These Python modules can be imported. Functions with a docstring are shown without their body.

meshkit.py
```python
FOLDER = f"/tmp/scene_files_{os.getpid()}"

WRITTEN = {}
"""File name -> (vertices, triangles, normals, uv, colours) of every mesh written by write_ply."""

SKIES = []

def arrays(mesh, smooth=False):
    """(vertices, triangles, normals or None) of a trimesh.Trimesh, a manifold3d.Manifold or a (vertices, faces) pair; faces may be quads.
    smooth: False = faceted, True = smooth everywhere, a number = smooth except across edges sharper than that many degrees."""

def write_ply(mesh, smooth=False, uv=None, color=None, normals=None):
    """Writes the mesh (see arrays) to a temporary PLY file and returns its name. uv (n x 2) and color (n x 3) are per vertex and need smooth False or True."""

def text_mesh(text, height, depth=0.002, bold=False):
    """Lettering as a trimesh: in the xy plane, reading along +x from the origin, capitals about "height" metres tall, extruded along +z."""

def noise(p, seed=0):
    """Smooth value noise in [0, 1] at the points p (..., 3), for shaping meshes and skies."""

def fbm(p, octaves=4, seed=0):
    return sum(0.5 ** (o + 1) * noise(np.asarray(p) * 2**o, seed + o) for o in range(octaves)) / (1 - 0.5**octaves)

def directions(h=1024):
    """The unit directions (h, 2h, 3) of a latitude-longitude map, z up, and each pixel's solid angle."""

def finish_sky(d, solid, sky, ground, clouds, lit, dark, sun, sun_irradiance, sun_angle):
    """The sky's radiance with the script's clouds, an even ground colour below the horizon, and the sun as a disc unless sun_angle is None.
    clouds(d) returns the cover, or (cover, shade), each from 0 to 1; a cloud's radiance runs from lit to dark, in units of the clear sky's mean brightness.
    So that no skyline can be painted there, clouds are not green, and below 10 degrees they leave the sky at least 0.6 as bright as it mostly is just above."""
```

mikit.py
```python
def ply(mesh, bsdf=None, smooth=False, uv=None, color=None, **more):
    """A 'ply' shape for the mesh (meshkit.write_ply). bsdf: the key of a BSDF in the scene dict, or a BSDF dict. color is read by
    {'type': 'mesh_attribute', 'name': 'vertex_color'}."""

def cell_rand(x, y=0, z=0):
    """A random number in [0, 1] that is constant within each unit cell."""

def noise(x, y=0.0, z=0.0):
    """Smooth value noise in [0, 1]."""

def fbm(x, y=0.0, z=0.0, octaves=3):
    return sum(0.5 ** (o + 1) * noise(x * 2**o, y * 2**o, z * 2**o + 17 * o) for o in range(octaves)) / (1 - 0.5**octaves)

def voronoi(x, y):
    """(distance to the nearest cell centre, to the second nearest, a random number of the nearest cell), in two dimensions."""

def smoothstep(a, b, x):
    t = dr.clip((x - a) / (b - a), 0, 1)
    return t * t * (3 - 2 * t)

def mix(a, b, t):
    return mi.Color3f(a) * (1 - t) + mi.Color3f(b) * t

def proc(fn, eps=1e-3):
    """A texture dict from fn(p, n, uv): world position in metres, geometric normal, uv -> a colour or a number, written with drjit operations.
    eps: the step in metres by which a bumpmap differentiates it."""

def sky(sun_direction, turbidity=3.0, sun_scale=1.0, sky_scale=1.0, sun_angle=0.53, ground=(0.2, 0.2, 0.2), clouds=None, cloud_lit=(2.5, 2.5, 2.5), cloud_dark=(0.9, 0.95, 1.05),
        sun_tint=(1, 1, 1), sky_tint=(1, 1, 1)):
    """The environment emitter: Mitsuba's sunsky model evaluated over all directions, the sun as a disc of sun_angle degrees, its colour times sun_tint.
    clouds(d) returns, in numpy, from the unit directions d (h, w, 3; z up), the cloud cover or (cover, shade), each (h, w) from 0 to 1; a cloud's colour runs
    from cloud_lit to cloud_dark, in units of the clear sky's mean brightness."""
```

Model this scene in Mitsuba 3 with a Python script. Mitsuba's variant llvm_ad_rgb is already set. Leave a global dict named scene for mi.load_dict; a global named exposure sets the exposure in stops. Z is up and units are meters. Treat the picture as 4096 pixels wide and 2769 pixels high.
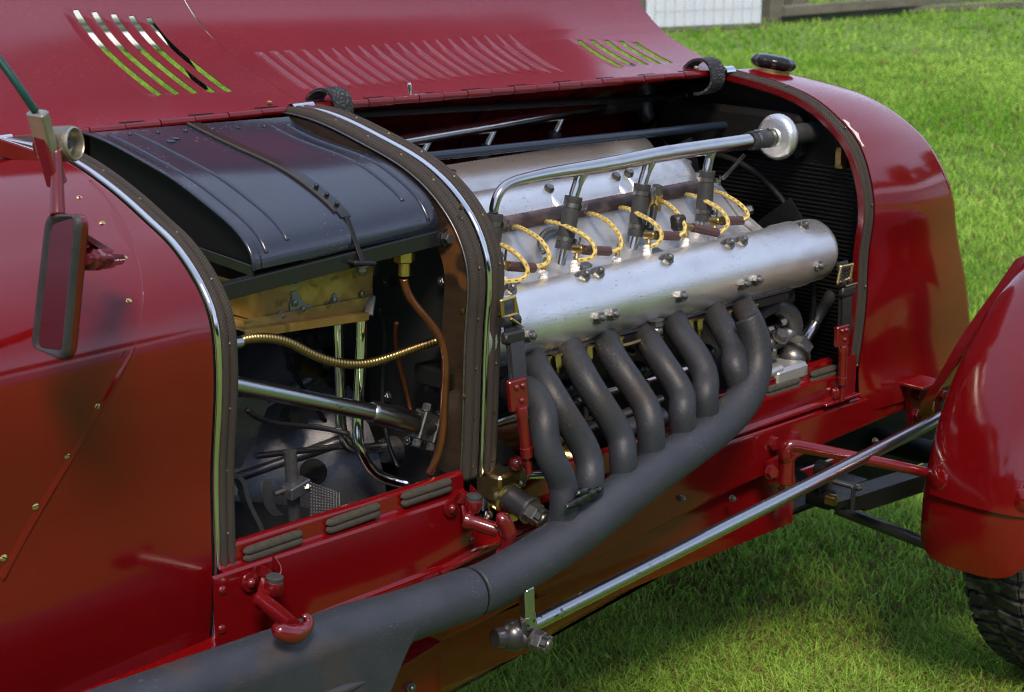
import math, random
import numpy as np, trimesh, drjit as dr, mitsuba as mi, mikit
from mikit import proc, fbm, noise, mix, smoothstep, voronoi
from scipy.interpolate import CubicSpline
from shapely.geometry import Polygon
T = mi.ScalarTransform4f
A = lambda v: np.array(v, float)
rng = np.random.default_rng(7)
scene, labels = {'type': 'scene'}, {}

# ------------------------------------------------------------------ camera, sky, exposure
exposure = 2.85
scene['camera'] = {'type': 'thinlens', 'fov': 30.9300, 'fov_axis': 'x', 'aperture_radius': 0.0028, 'focus_distance': 2.5, 'near_clip': 0.05, 'far_clip': 400.0,
                   'to_world': T().look_at(origin=[-1.5833,-1.7682,1.45], target=[-0.8993,-1.0853,1.1934], up=[0, 0, 1])}

def clouds(d):
    x, y, z = d[..., 0], d[..., 1], np.maximum(d[..., 2], .03)
    u, v = x / (z + .25), y / (z + .25)
    n = np.zeros_like(u)
    r = np.random.default_rng(3)
    for k in range(1, 6):
        for _ in range(5):
            a, p = r.uniform(0, 6.28), r.uniform(0, 6.28)
            n = n + np.sin((u * np.cos(a) + v * np.sin(a)) * 1.4 * k + p) / k
    return 0.90 + 0.10 * np.tanh(n), np.clip(.36 + .17 * n, 0, 1)

scene['sky'] = mikit.sky([-.42, -.50, .75], turbidity=3, sun_scale=.40, sun_angle=16, sky_scale=.76, sun_tint=(1.0, 1.0, 1.0), clouds=clouds, cloud_lit=(1.95, 2.3, 3.1), cloud_dark=(.85, 1.08, 1.6), ground=(.08, .12, .05))
labels['sky'] = {'kind': 'structure'}

# ------------------------------------------------------------------ materials
def M(name, d, two=True):
    scene[name] = {'type': 'twosided', 'bsdf': d} if two else d
    return name
def P(c, r=.5, m=0.0, cc=0.0, spec=.5, **k):   # spec None: a thick high-gloss lacquer
    d = {'type': 'principled', 'base_color': {'type': 'rgb', 'value': list(c)} if isinstance(c, (tuple, list)) else c, 'roughness': r, 'metallic': m, 'specular': spec}
    if spec is None: del d['specular']; d['eta'] = 1.95
    if cc: d['clearcoat'] = cc; d['clearcoat_gloss'] = .97
    d.update(k); return d
def bump(d, fn, s, eps=1e-3):
    return {'type': 'bumpmap', 'arbitrary': proc(fn, eps), 'scale': s, 'bsdf': d}
def f_paint(p, n, uv):
    t = fbm(p.x * 7, p.y * 7, p.z * 7, 3)
    return mix((.100, .0018, .0028), (.125, .0022, .0035), t)
M('m_paint', bump(P(proc(f_paint), .11, 0, 0, None, eta=1.62), lambda p, n, uv: fbm(p.x * 5, p.y * 5, p.z * 5, 2), .0030, 4e-3))
def f_satin(p, n, uv):
    t = fbm(p.x * 9, p.y * 9, p.z * 9, 4)
    s = smoothstep(.70, .74, noise(p.x * 420, p.y * 420, p.z * 420)) * smoothstep(.5, .7, noise(p.x * 14, p.y * 14, p.z * 14)) * .4
    return mix(mix((.105, .0070, .013), (.130, .010, .018), t), (.20, .05, .06), s * .6)
M('m_satin', bump(P(proc(f_satin), .22, 0, 0, None), lambda p, n, uv: fbm(p.x * 6, p.y * 6, p.z * 6, 2), .0026, 4e-3))
M('m_redpart', P((.10, .0028, .0045), .17, 0, 0, .85))
def f_exh(p, n, uv):
    t = fbm(p.x * 25, p.y * 25, p.z * 25, 4)
    c = mix((.022, .026, .038), (.042, .048, .064), t)
    r = smoothstep(.60, .78, fbm(p.x * 13 + 3, p.y * 13, p.z * 13, 3))
    c = mix(c, (.062, .044, .036), r * .55)
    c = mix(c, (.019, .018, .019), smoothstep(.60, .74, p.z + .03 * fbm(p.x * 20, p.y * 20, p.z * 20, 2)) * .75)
    s = smoothstep(.80, .86, noise(p.x * 480, p.y * 480, p.z * 480)) * smoothstep(.45, .7, noise(p.x * 22, p.y * 22, p.z * 22))
    return mix(c, (.16, .17, .19), s * .3)
M('m_exhaust', bump(P(proc(f_exh), .52, .25, 0, .5), lambda p, n, uv: fbm(p.x * 260, p.y * 260, p.z * 260, 2), .0003, 1e-3))
M('m_weld', P((.075, .062, .055), .6, .4))
M('m_soot', P((.005, .005, .006), .6, spec=.2))
M('m_matte', P((.008, .008, .009), .5, spec=.3))
M('m_shine', P((.004, .004, .005), .08, spec=.8))
M('m_chip', P((.52, .48, .48), .6))
M('m_nickel', P((.40, .37, .31), .38, .9))
def f_alu(p, n, uv):
    t = fbm(p.x * 30, p.y * 30, p.z * 30, 4)
    c = mix((.70, .71, .73), (.84, .85, .87), t)
    d = smoothstep(.56, .76, fbm(p.x * 9 + 5, p.y * 9, p.z * 9, 4))
    k = smoothstep(.80, .88, noise(p.x * 360, p.y * 360, p.z * 360)) * smoothstep(.4, .6, noise(p.x * 26, p.y * 26, p.z * 26))
    return mix(mix(c, (.30, .29, .29), d * .6), (.16, .16, .16), k * .5)
M('m_alu', bump(P(proc(f_alu), .36, .92, 0, .5), lambda p, n, uv: fbm(p.x * 420, p.y * 420, p.z * 420, 2), .00045, 6e-4))
def f_block(p, n, uv):
    t = fbm(p.x * 16, p.y * 16, p.z * 16, 4)
    d = smoothstep(.55, .75, fbm(p.x * 34 + 5, p.y * 34, p.z * 34, 3))
    return mix(mix((.46, .47, .49), (.60, .61, .64), t), (.20, .20, .21), d * .55)
M('m_block', P(proc(f_block), .42, .8))
def f_dark(p, n, uv):
    t = fbm(p.x * 11, p.y * 11, p.z * 11, 4)
    s = smoothstep(.76, .84, noise(p.x * 420, p.y * 420, p.z * 420)) * .6
    return mix(mix((.05, .053, .062), (.155, .16, .18), t), (.02, .02, .02), s)
M('m_darkalu', P(proc(f_dark), .40, .7))
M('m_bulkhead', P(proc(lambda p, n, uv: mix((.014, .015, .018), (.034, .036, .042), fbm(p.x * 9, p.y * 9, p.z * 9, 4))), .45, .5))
M('m_steel', bump(P(proc(lambda p, n, uv: mix((.50, .49, .48), (.63, .62, .61), fbm(p.x * 60, p.y * 60, p.z * 60, 3))), .17, 1.0), lambda p, n, uv: fbm(p.x * 40, p.y * 40, p.z * 40, 2), .0007, 2e-3))
def f_worn(p, n, uv):
    s = smoothstep(.68, .8, noise(p.x * 210, p.y * 210, p.z * 210)) * smoothstep(.45, .75, noise(p.x * 12, p.y * 12, p.z * 12))
    return mix((.47, .48, .50), (.08, .07, .06), s)
M('m_rod', P(proc(f_worn), .25, 1.0))
M('m_chrome', P((.78, .78, .77), .05, 1.0))
M('m_nut', P(proc(lambda p, n, uv: mix((.11, .108, .105), (.26, .255, .25), fbm(p.x * 150, p.y * 150, p.z * 150, 3))), .36, .9))
M('m_darkrod', P((.07, .07, .08), .3, .7))
M('m_brass', P(proc(lambda p, n, uv: mix((.62, .43, .16), (.76, .56, .25), fbm(p.x * 40, p.y * 40, p.z * 40, 3))), .25, 1.0))
def f_patina(p, n, uv):
    t = fbm(p.x * 26, p.y * 26, p.z * 26, 4)
    c = mix((.28, .17, .05), (.55, .36, .11), smoothstep(.3, .7, t))
    c = mix(c, (.30, .15, .09), smoothstep(.55, .72, fbm(p.x * 17 + 9, p.y * 17, p.z * 17, 3)) * .8)
    return mix(c, (.10, .07, .03), smoothstep(.62, .74, fbm(p.x * 60, p.y * 20, p.z * 60, 3)) * .6)
M('m_patina', P(proc(f_patina), .40, .65))
M('m_solder', P((.26, .26, .26), .45, .8))
M('m_bronze', P((.34, .24, .10), .3, 1.0))
M('m_copper', P(proc(lambda p, n, uv: mix((.15, .05, .025), (.36, .14, .07), fbm(p.x * 22, p.y * 22, p.z * 22, 3))), .28, .9))
M('m_bakelite', P((.055, .024, .024), .35))
M('m_conduit', P(proc(lambda p, n, uv: mix((.050, .028, .026), (.15, .10, .092), smoothstep(.35, .75, fbm(p.x * 40, p.y * 40, p.z * 40, 4)))), .55))
M('m_rubber', P(proc(lambda p, n, uv: mix((.018, .019, .022), (.036, .037, .041), fbm(p.x * 50, p.y * 50, p.z * 50, 3))), .62))
M('m_black', P((.010, .011, .013), .22))
M('m_leather', bump(P((.014, .014, .015), .42), lambda p, n, uv: fbm(p.x * 500, p.y * 500, p.z * 500, 2), .0008, 6e-4))
def f_strap(p, n, uv):
    return mix((.012, .013, .016), (.10, .10, .10), smoothstep(.62, .8, noise(p.x * 380, p.y * 380, p.z * 380)) * .7)
M('m_oldleather', P(proc(f_strap), .62))
def f_tank(p, n, uv):
    t = fbm(p.x * 5, p.y * 5, p.z * 5, 4)
    s = smoothstep(.82, .88, noise(p.x * 420, p.y * 420, p.z * 420)) * smoothstep(.55, .75, noise(p.x * 15, p.y * 15, p.z * 15)) * .6
    return mix(mix((.008, .015, .030), (.016, .014, .024), t), (.16, .16, .16), s)
M('m_tank', bump(P(proc(f_tank), .20, 0, 0, 1.0), lambda p, n, uv: fbm(p.x * 9, p.y * 9, p.z * 9, 2), .0022, 4e-3))
def f_web(p, n, uv):
    w = dr.sin(uv.x * 1500 + uv.y * 3) * dr.sin(uv.y * 9)
    return mix((.010, .008, .007), (.058, .046, .039), smoothstep(-.6, .7, w) * (.55 + .45 * fbm(p.x * 40, p.y * 40, p.z * 40, 2)))
M('m_web', P(proc(f_web), .85))
M('m_felt', P(proc(lambda p, n, uv: mix((.022, .020, .017), (.055, .048, .040), fbm(p.x * 240, p.y * 240, p.z * 240, 3))), .95))
def f_wood(p, n, uv):
    g = fbm(p.x * 25, p.y * 30 + 6 * fbm(p.z * 6, p.y * 6, 0, 2), p.z * 95, 3)
    c = mix((.009, .005, .003), (.040, .021, .010), g)
    return mix(c, (.13, .048, .012), smoothstep(.62, .76, fbm(p.y * 22, p.z * 22, 4, 3)) * .75)
M('m_wood', P(proc(f_wood), .5))
M('m_blue', P((.012, .019, .034), .25, 0, .5))
M('m_ceramic', P((.72, .70, .67), .25))
M('m_cable', P({'type': 'mesh_attribute', 'name': 'vertex_color'}, .5))
M('m_green', P((.006, .045, .040), .35))
M('m_mirror', {'type': 'conductor', 'material': 'Ag', 'specular_reflectance': {'type': 'rgb', 'value': [.42, .42, .46]}})
M('m_tyre', P(proc(lambda p, n, uv: mix((.012, .012, .012), (.085, .078, .066), smoothstep(.45, .75, fbm(p.x * 60, p.y * 60, p.z * 60, 3)))), .75))
M('m_tyreside', P(proc(lambda p, n, uv: mix((.10, .095, .09), (.34, .32, .29), smoothstep(.4, .7, fbm(p.x * 120, p.y * 120, p.z * 120, 3)))), .85))
M('m_core', P((.004, .004, .004), .7, spec=.2))
M('m_fence', P(proc(lambda p, n, uv: mix((.085, .083, .072), (.17, .165, .14), fbm(p.x * 6, p.y * 6, p.z * 20, 4))), .9))
M('m_white', P((.60, .68, .82), .5))
M('m_vehicle', P((.74, .78, .84), .3))
M('m_window', P((.10, .13, .12), .15))
M('m_wire', P((.12, .12, .11), .6))
M('m_soil', P(proc(lambda p, n, uv: mix((.045, .085, .012), (.085, .150, .022), fbm(p.x * 6, p.y * 6, 0, 4))), .95))
scene['m_grass'] = {'type': 'principledthin', 'base_color': {'type': 'mesh_attribute', 'name': 'vertex_color'}, 'roughness': .55, 'diff_trans': .9, 'spec_trans': 0.0, 'eta': 1.35}
M('m_foliage', P(proc(lambda p, n, uv: mix((.012, .022, .008), (.04, .07, .02), fbm(p.x, p.y, p.z, 3))), .8))

# ------------------------------------------------------------------ mesh helpers
def unit(v): v = np.asarray(v, float); return v / np.linalg.norm(v)
def mesh(v, f): return trimesh.Trimesh(np.asarray(v, float), np.asarray(f, int), process=False)
def cat(ms): return trimesh.util.concatenate([mesh(m.vertices, m.faces) for m in ms])
USED = {}
def num(key):
    n = USED.get(key, -1) + 1; USED[key] = n
    return key if n == 0 else '%s_%03d' % (key, n)
def add(key, m, mat, smooth=35, label=None, kind=None, uv=None, color=None, root='vintage_car__'):
    k = num(root + key)
    if uv is not None or color is not None: smooth = True if smooth else False
    scene[k] = mikit.ply(m, mat, smooth=smooth, uv=uv, color=color)
    d = {}
    if label: d['label'] = label
    if kind: d['kind'] = kind
    if d: labels[k] = d
    return k
def spl(p, n=60):
    p = np.asarray(p, float)
    if len(p) < 3: return np.linspace(p[0], p[-1], n)
    d = np.r_[0, np.cumsum(np.linalg.norm(np.diff(p, axis=0), axis=1) ** .7)]
    return CubicSpline(d, p)(np.linspace(0, d[-1], n))
def resample(p, step=None, n=None):
    d = np.r_[0, np.cumsum(np.linalg.norm(np.diff(p, axis=0), axis=1))]
    t = np.linspace(0, d[-1], n or max(2, int(round(d[-1] / step)) + 1))
    return np.stack([np.interp(t, d, p[:, k]) for k in range(p.shape[1])], 1)
def frames(p, up=None):
    t = np.gradient(p, axis=0); t /= np.linalg.norm(t, axis=1, keepdims=True)
    a = np.cross(t[0], [0, 0, 1] if abs(t[0][2]) < .9 else [0, 1, 0]) if up is None else np.cross(t[0], up)
    N = [unit(a)]
    for i in range(1, len(p)):
        v = N[-1] - t[i] * (N[-1] @ t[i]); N.append(unit(v))
    N = np.array(N); return t, N, np.cross(t, N)
def tube(p, r, n=14, cap=True, uv=False, col=None):
    p = np.asarray(p, float); m = len(p)
    r = np.broadcast_to(np.asarray(r, float), (m,))
    t, N, B = frames(p); a = np.linspace(0, 2 * np.pi, n, endpoint=False)
    v = (p[:, None] + (N[:, None] * np.cos(a)[None, :, None] + B[:, None] * np.sin(a)[None, :, None]) * r[:, None, None]).reshape(-1, 3)
    i, j = np.meshgrid(np.arange(m - 1), np.arange(n), indexing='ij'); j2 = (j + 1) % n
    q = np.stack([i * n + j, i * n + j2, (i + 1) * n + j2, (i + 1) * n + j], -1).reshape(-1, 4)
    f = np.vstack([q[:, [0, 1, 2]], q[:, [0, 2, 3]]])
    L = np.r_[0, np.cumsum(np.linalg.norm(np.diff(p, axis=0), axis=1))]
    U = np.stack([np.repeat(L, n), np.tile(a, m)], 1)
    if cap:
        k = len(v); v = np.vstack([v, p[0], p[-1]]); U = np.vstack([U, [0, 0], [L[-1], 0]])
        jj = np.arange(n)
        f = np.vstack([f, np.stack([np.full(n, k), (jj + 1) % n, jj], 1), np.stack([np.full(n, k + 1), (m - 1) * n + jj, (m - 1) * n + (jj + 1) % n], 1)])
    me = mesh(v, f)
    return (me, U) if uv else me
def rev(prof, p0, ax, n=24, cap=True):
    """prof: list of (radius, height along ax)"""
    ax = unit(ax); p0 = np.asarray(p0, float)
    x = unit(np.cross(ax, [0, 0, 1] if abs(ax[2]) < .9 else [1, 0, 0])); y = np.cross(ax, x)
    a = np.linspace(0, 2 * np.pi, n, endpoint=False); prof = np.asarray(prof, float); m = len(prof)
    v = (p0 + ax * prof[:, 1][:, None, None] + (x * np.cos(a)[:, None] + y * np.sin(a)[:, None])[None] * prof[:, 0][:, None, None]).reshape(-1, 3)
    i, j = np.meshgrid(np.arange(m - 1), np.arange(n), indexing='ij'); j2 = (j + 1) % n
    q = np.stack([i * n + j, i * n + j2, (i + 1) * n + j2, (i + 1) * n + j], -1).reshape(-1, 4)
    f = np.vstack([q[:, [0, 1, 2]], q[:, [0, 2, 3]]])
    if cap:
        k = len(v); v = np.vstack([v, p0 + ax * prof[0, 1], p0 + ax * prof[-1, 1]]); jj = np.arange(n)
        f = np.vstack([f, np.stack([np.full(n, k), (jj + 1) % n, jj], 1), np.stack([np.full(n, k + 1), (m - 1) * n + jj, (m - 1) * n + (jj + 1) % n], 1)])
    return mesh(v, f)
def hexnut(p, ax, r, h, dome=True, stud=None):
    """hex prism with chamfered top and a domed stud end; r = half across corners"""
    ms = [rev([(r * 1.18, 0), (r * 1.18, h * .12), (r * .9, h * .12)], p, ax, 16), rev([(r, h * .1), (r, h * .82), (r * .86, h)], p, ax, 6)]
    if dome:
        s = stud or r * .55
        ms.append(rev([(s, h * .9), (s, h * 1.18), (s * .8, h * 1.36), (s * .4, h * 1.45)], p, ax, 14))
    return cat(ms)
def ball(p, r, s=2): 
    m = trimesh.creation.icosphere(subdivisions=s, radius=r); m.apply_translation(p); return m
def obox(c, ex, ey, ez, bev=.0):
    """box from centre and three half-axis vectors, bevelled on all edges when bev > 0"""
    c, ex, ey, ez = (np.asarray(v, float) for v in (c, ex, ey, ez))
    if bev <= 0:
        b = trimesh.creation.box((2, 2, 2)); V = b.vertices
        return mesh(c + V[:, :1] * ex + V[:, 1:2] * ey + V[:, 2:3] * ez, b.faces if np.dot(np.cross(ex, ey), ez) > 0 else b.faces[:, ::-1])
    L = [np.linalg.norm(v) for v in (ex, ey, ez)]
    pts = []
    for sx in (-1, 1):
        for sy in (-1, 1):
            for sz in (-1, 1):
                for k in range(3):
                    q = [sx * L[0], sy * L[1], sz * L[2]]
                    for j in range(3):
                        if j != k: q[j] -= (sx, sy, sz)[j] * bev
                    pts.append(q)
    h = trimesh.convex.convex_hull(np.array(pts)); R = np.stack([ex / L[0], ey / L[1], ez / L[2]])
    return mesh(c + h.vertices @ R, h.faces if np.linalg.det(R) > 0 else h.faces[:, ::-1])
def bar(a, b, w, h, up=(0, 0, 1), bev=.0008):
    a, b = np.asarray(a, float), np.asarray(b, float); d = b - a; t = unit(d)
    s = unit(np.cross(t, up)); u = np.cross(s, t)
    return obox((a + b) / 2, d / 2, s * w / 2, u * h / 2, bev)
def sheet(G, th, flip=False):
    """grid (m, n, 3) -> closed thick sheet; thickness goes along the grid normal"""
    G = np.asarray(G, float); m, n = G.shape[:2]
    N = np.cross(np.gradient(G, axis=0), np.gradient(G, axis=1)); N /= np.linalg.norm(N, axis=2, keepdims=True) + 1e-12
    if flip: N = -N
    v = np.vstack([G.reshape(-1, 3), (G + N * th).reshape(-1, 3)])
    i, j = np.meshgrid(np.arange(m - 1), np.arange(n - 1), indexing='ij')
    q = np.stack([i * n + j, i * n + j + 1, (i + 1) * n + j + 1, (i + 1) * n + j], -1).reshape(-1, 4)
    k = m * n
    rim = np.r_[np.arange(n), np.arange(1, m) * n + n - 1, (m - 1) * n + np.arange(n - 2, -1, -1), np.arange(m - 2, 0, -1) * n]
    r2 = np.roll(rim, -1)
    s = np.stack([rim, r2, r2 + k, rim + k], 1)
    q = np.vstack([q, q[:, ::-1] + k, s])
    return mesh(v, np.vstack([q[:, [0, 1, 2]], q[:, [0, 2, 3]]]))
def grid(a, b, k=2):
    """rows between two polylines"""
    a, b = np.asarray(a, float), np.asarray(b, float)
    return np.stack([a * (1 - t) + b * t for t in np.linspace(0, 1, k)])
def plate(poly, th, ax=None):
    """flat polygon (n, 3) extruded by th along ax (default: its own normal)"""
    poly = np.asarray(poly, float); o = poly[0]
    nrm = unit(sum(np.cross(poly[i] - o, poly[(i + 1) % len(poly)] - o) for i in range(len(poly))))
    if ax is not None and np.dot(nrm, ax) < 0: nrm = -nrm
    x = unit(poly[1] - o); y = np.cross(nrm, x)
    pg = Polygon([((p - o) @ x, (p - o) @ y) for p in poly])
    m = trimesh.creation.extrude_polygon(pg.buffer(0), th); V = m.vertices
    return mesh(o + V[:, :1] * x + V[:, 1:2] * y + V[:, 2:3] * nrm, m.faces)

# ------------------------------------------------------------------ cross-sections of the body, (y, z), from the centre hinge down the side
def sec(p): return p[:, 1:]
SCU = sec(A([[-0.319,0.4658,1.0773],[-0.319,0.3021,1.0697],[-0.319,0.2364,1.0537],[-0.319,0.1679,1.0299],[-0.319,0.1184,1.0091],[-0.319,0.0861,0.9951],[-0.319,0.048,0.9693],[-0.319,0.0213,0.9421],[-0.319,0.0039,0.912],[-0.319,-0.0013,0.8731],[-0.319,-0.0003,0.8334],[-0.319,0.0075,0.7715],[-0.319,0.0149,0.7172],[-0.319,0.0186,0.6253],[-0.319,0.035,0.483]]))
FWL = sec(A([[0.148,0.398,1.0849],[0.148,0.3028,1.0764],[0.148,0.216,1.0566],[0.148,0.1317,1.0321],[0.148,0.0737,1.0013],[0.148,0.0319,0.9625],[0.148,0.0096,0.922],[0.148,0.0037,0.8853],[0.148,0.0083,0.8284],[0.148,0.0141,0.7354],[0.148,0.0229,0.5996]]))
RAD = sec(A([[1.037,0.2952,1.0771],[1.037,0.2536,1.0719],[1.037,0.1836,1.0607],[1.037,0.1141,1.0394],[1.037,0.0601,1.0061],[1.037,0.0249,0.9721],[1.037,0.0037,0.9308],[1.037,-0.0087,0.8863],[1.037,-0.0111,0.8448],[1.037,-0.0059,0.7974],[1.037,-0.0051,0.7012],[1.037,0.0017,0.6142],[1.037,0.0045,0.5827],[1.037,0.0006,0.5307]]))
XS, XF, XR = -.319, .148, 1.037
def dsec(S, n=120): return resample(spl(S, 600), n=n)
def off(S, d):
    t = np.gradient(S, axis=0); t /= np.linalg.norm(t, axis=1, keepdims=True)
    return S + np.stack([t[:, 1], -t[:, 0]], 1) * d
def at_x(S, x): return np.column_stack([np.full(len(S), x), S])
def upto(S, z): return S[S[:, 1] >= z]

# ------------------------------------------------------------------ ground, grass
gx = np.r_[-60, -20, np.linspace(-6, 20, 60), 40, 120]; gy = np.r_[-60, -20, np.linspace(-4, 16, 50), 30, 60, 140]
GX, GY = np.meshgrid(gx, gy, indexing='ij')
scene['ground'] = mikit.ply(sheet(np.stack([GX, GY, np.zeros_like(GX)], -1), .3, flip=True), 'm_soil')
labels['ground'] = {'kind': 'structure', 'label': 'lawn earth under the short grass'}
CAM = A([-1.5833,-1.7682,1.45])
def blades(n, rmin, rmax, a0, a1, hgt, wid, seed, wob=1.0, dry=.16):
    r = np.random.default_rng(seed)
    d = np.sqrt(r.uniform(rmin ** 2, rmax ** 2, n)); a = np.radians(r.uniform(a0, a1, n))
    x, y = CAM[0] + d * np.cos(a), CAM[1] + d * np.sin(a)
    cl = np.sin(x * 3.1 + 1.3 * np.sin(y * 2.3)) * np.sin(y * 3.7 + 1.1 * np.sin(x * 1.9)) + .6 * np.sin(x * 9 + y * 7 + np.sin(y * 5)) * np.sin(y * 11 - x * 5)
    bigp = np.sin(x * .9 + 1.7 * np.sin(y * .7)) * np.sin(y * 1.3 + 1.2 * np.sin(x * .8)) + .5 * np.sin(x * 2.3 - y * 1.7)
    h = hgt * r.uniform(.45, 1.2, n) * (1 + .28 * cl); w = wid * r.uniform(.6, 1.3, n)
    th = r.uniform(0, 2 * np.pi, n); le = r.uniform(.15, 1.05, n) * wob
    dx, dy = np.cos(th), np.sin(th); ux, uy = -dy, dx
    if True:
        ps = r.uniform(0, 2 * np.pi, n); ux, uy = np.cos(ps), np.sin(ps)
    b0 = np.stack([x - ux * w / 2, y - uy * w / 2, np.zeros(n)], 1); b1 = np.stack([x + ux * w / 2, y + uy * w / 2, np.zeros(n)], 1)
    k = .55
    m0 = np.stack([x + dx * h * le * .35 - ux * w * .42, y + dy * h * le * .35 - uy * w * .42, h * k], 1)
    m1 = np.stack([x + dx * h * le * .35 + ux * w * .42, y + dy * h * le * .35 + uy * w * .42, h * k], 1)
    t = np.stack([x + dx * h * le, y + dy * h * le, h * (1 - .25 * le)], 1)
    v = np.stack([b0, b1, m0, m1, t], 1).reshape(-1, 3)
    q = np.arange(n)[:, None] * 5
    f = np.vstack([q + [0, 1, 3], q + [0, 3, 2], q + [2, 3, 4]])
    g0, g1 = np.array([.13, .33, .025]), np.array([.42, .63, .13])
    mixv = np.clip(.5 + .2 * cl + .22 * bigp + r.normal(0, .24, n), 0, 1)[:, None]
    c = g0 * (1 - mixv) + g1 * mixv
    dr_ = r.uniform(0, 1, n) < dry * (1 + .8 * (cl < -.3))
    c[dr_] = np.array([.26, .21, .085]) * r.uniform(.5, 1.15, (dr_.sum(), 1))
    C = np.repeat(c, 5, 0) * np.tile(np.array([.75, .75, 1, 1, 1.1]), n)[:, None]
    return mesh(v, f), C
GR = [blades(170000, 2.35, 3.4, 24, 68, .043, .0029, 1, 1.25, .2), blades(110000, 3.4, 5.2, 22, 64, .043, .0038, 2),
      blades(80000, 4.6, 8.0, 22, 70, .045, .006, 3, dry=.08), blades(120000, 7.5, 14, 20, 72, .05, .010, 4, dry=.06), blades(90000, 13, 30, 18, 74, .055, .02, 5, dry=.04)]
mm = cat([g[0] for g in GR])
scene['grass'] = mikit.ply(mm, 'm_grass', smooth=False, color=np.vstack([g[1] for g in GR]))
labels['grass'] = {'kind': 'stuff', 'label': 'short green lawn grass with a few dry straw coloured blades', 'category': 'grass'}

# ================================================================== THE CAR
labels['vintage_car'] = {'label': 'dark red vintage racing car with its bonnet folded open over a polished engine', 'category': 'car'}
# ------------------------------------------------------------------ scuttle (cockpit cowl)
S = np.vstack([dsec(SCU, 90), [[SCU[-1, 0] + .02, .36], [SCU[-1, 0] + .05, .25]]])
xs = np.linspace(XS - .004, -1.35, 40)
G = np.stack([at_x(S - np.column_stack([np.full(len(S), .05 * (XS - x)), np.zeros(len(S))]), x) for x in xs])
add('cockpit_cowl__panel', sheet(G, .002, flip=False), 'm_paint', 50, label='glossy dark red side panel of the cockpit')
def cord(key, S, x, o, r, mat='m_web', step=.006, n=10, **k):
    p = at_x(off(S, o), x); p = resample(p, step)
    m, U = tube(p, r, n, uv=True); return add(key, m, mat, True, uv=U, **k)
def flatwool(S, x0, x1, o, th): return sheet(grid(at_x(off(S, o), x0), at_x(off(S, o), x1)), th)
SW = upto(dsec(SCU, 160), .575)
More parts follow.
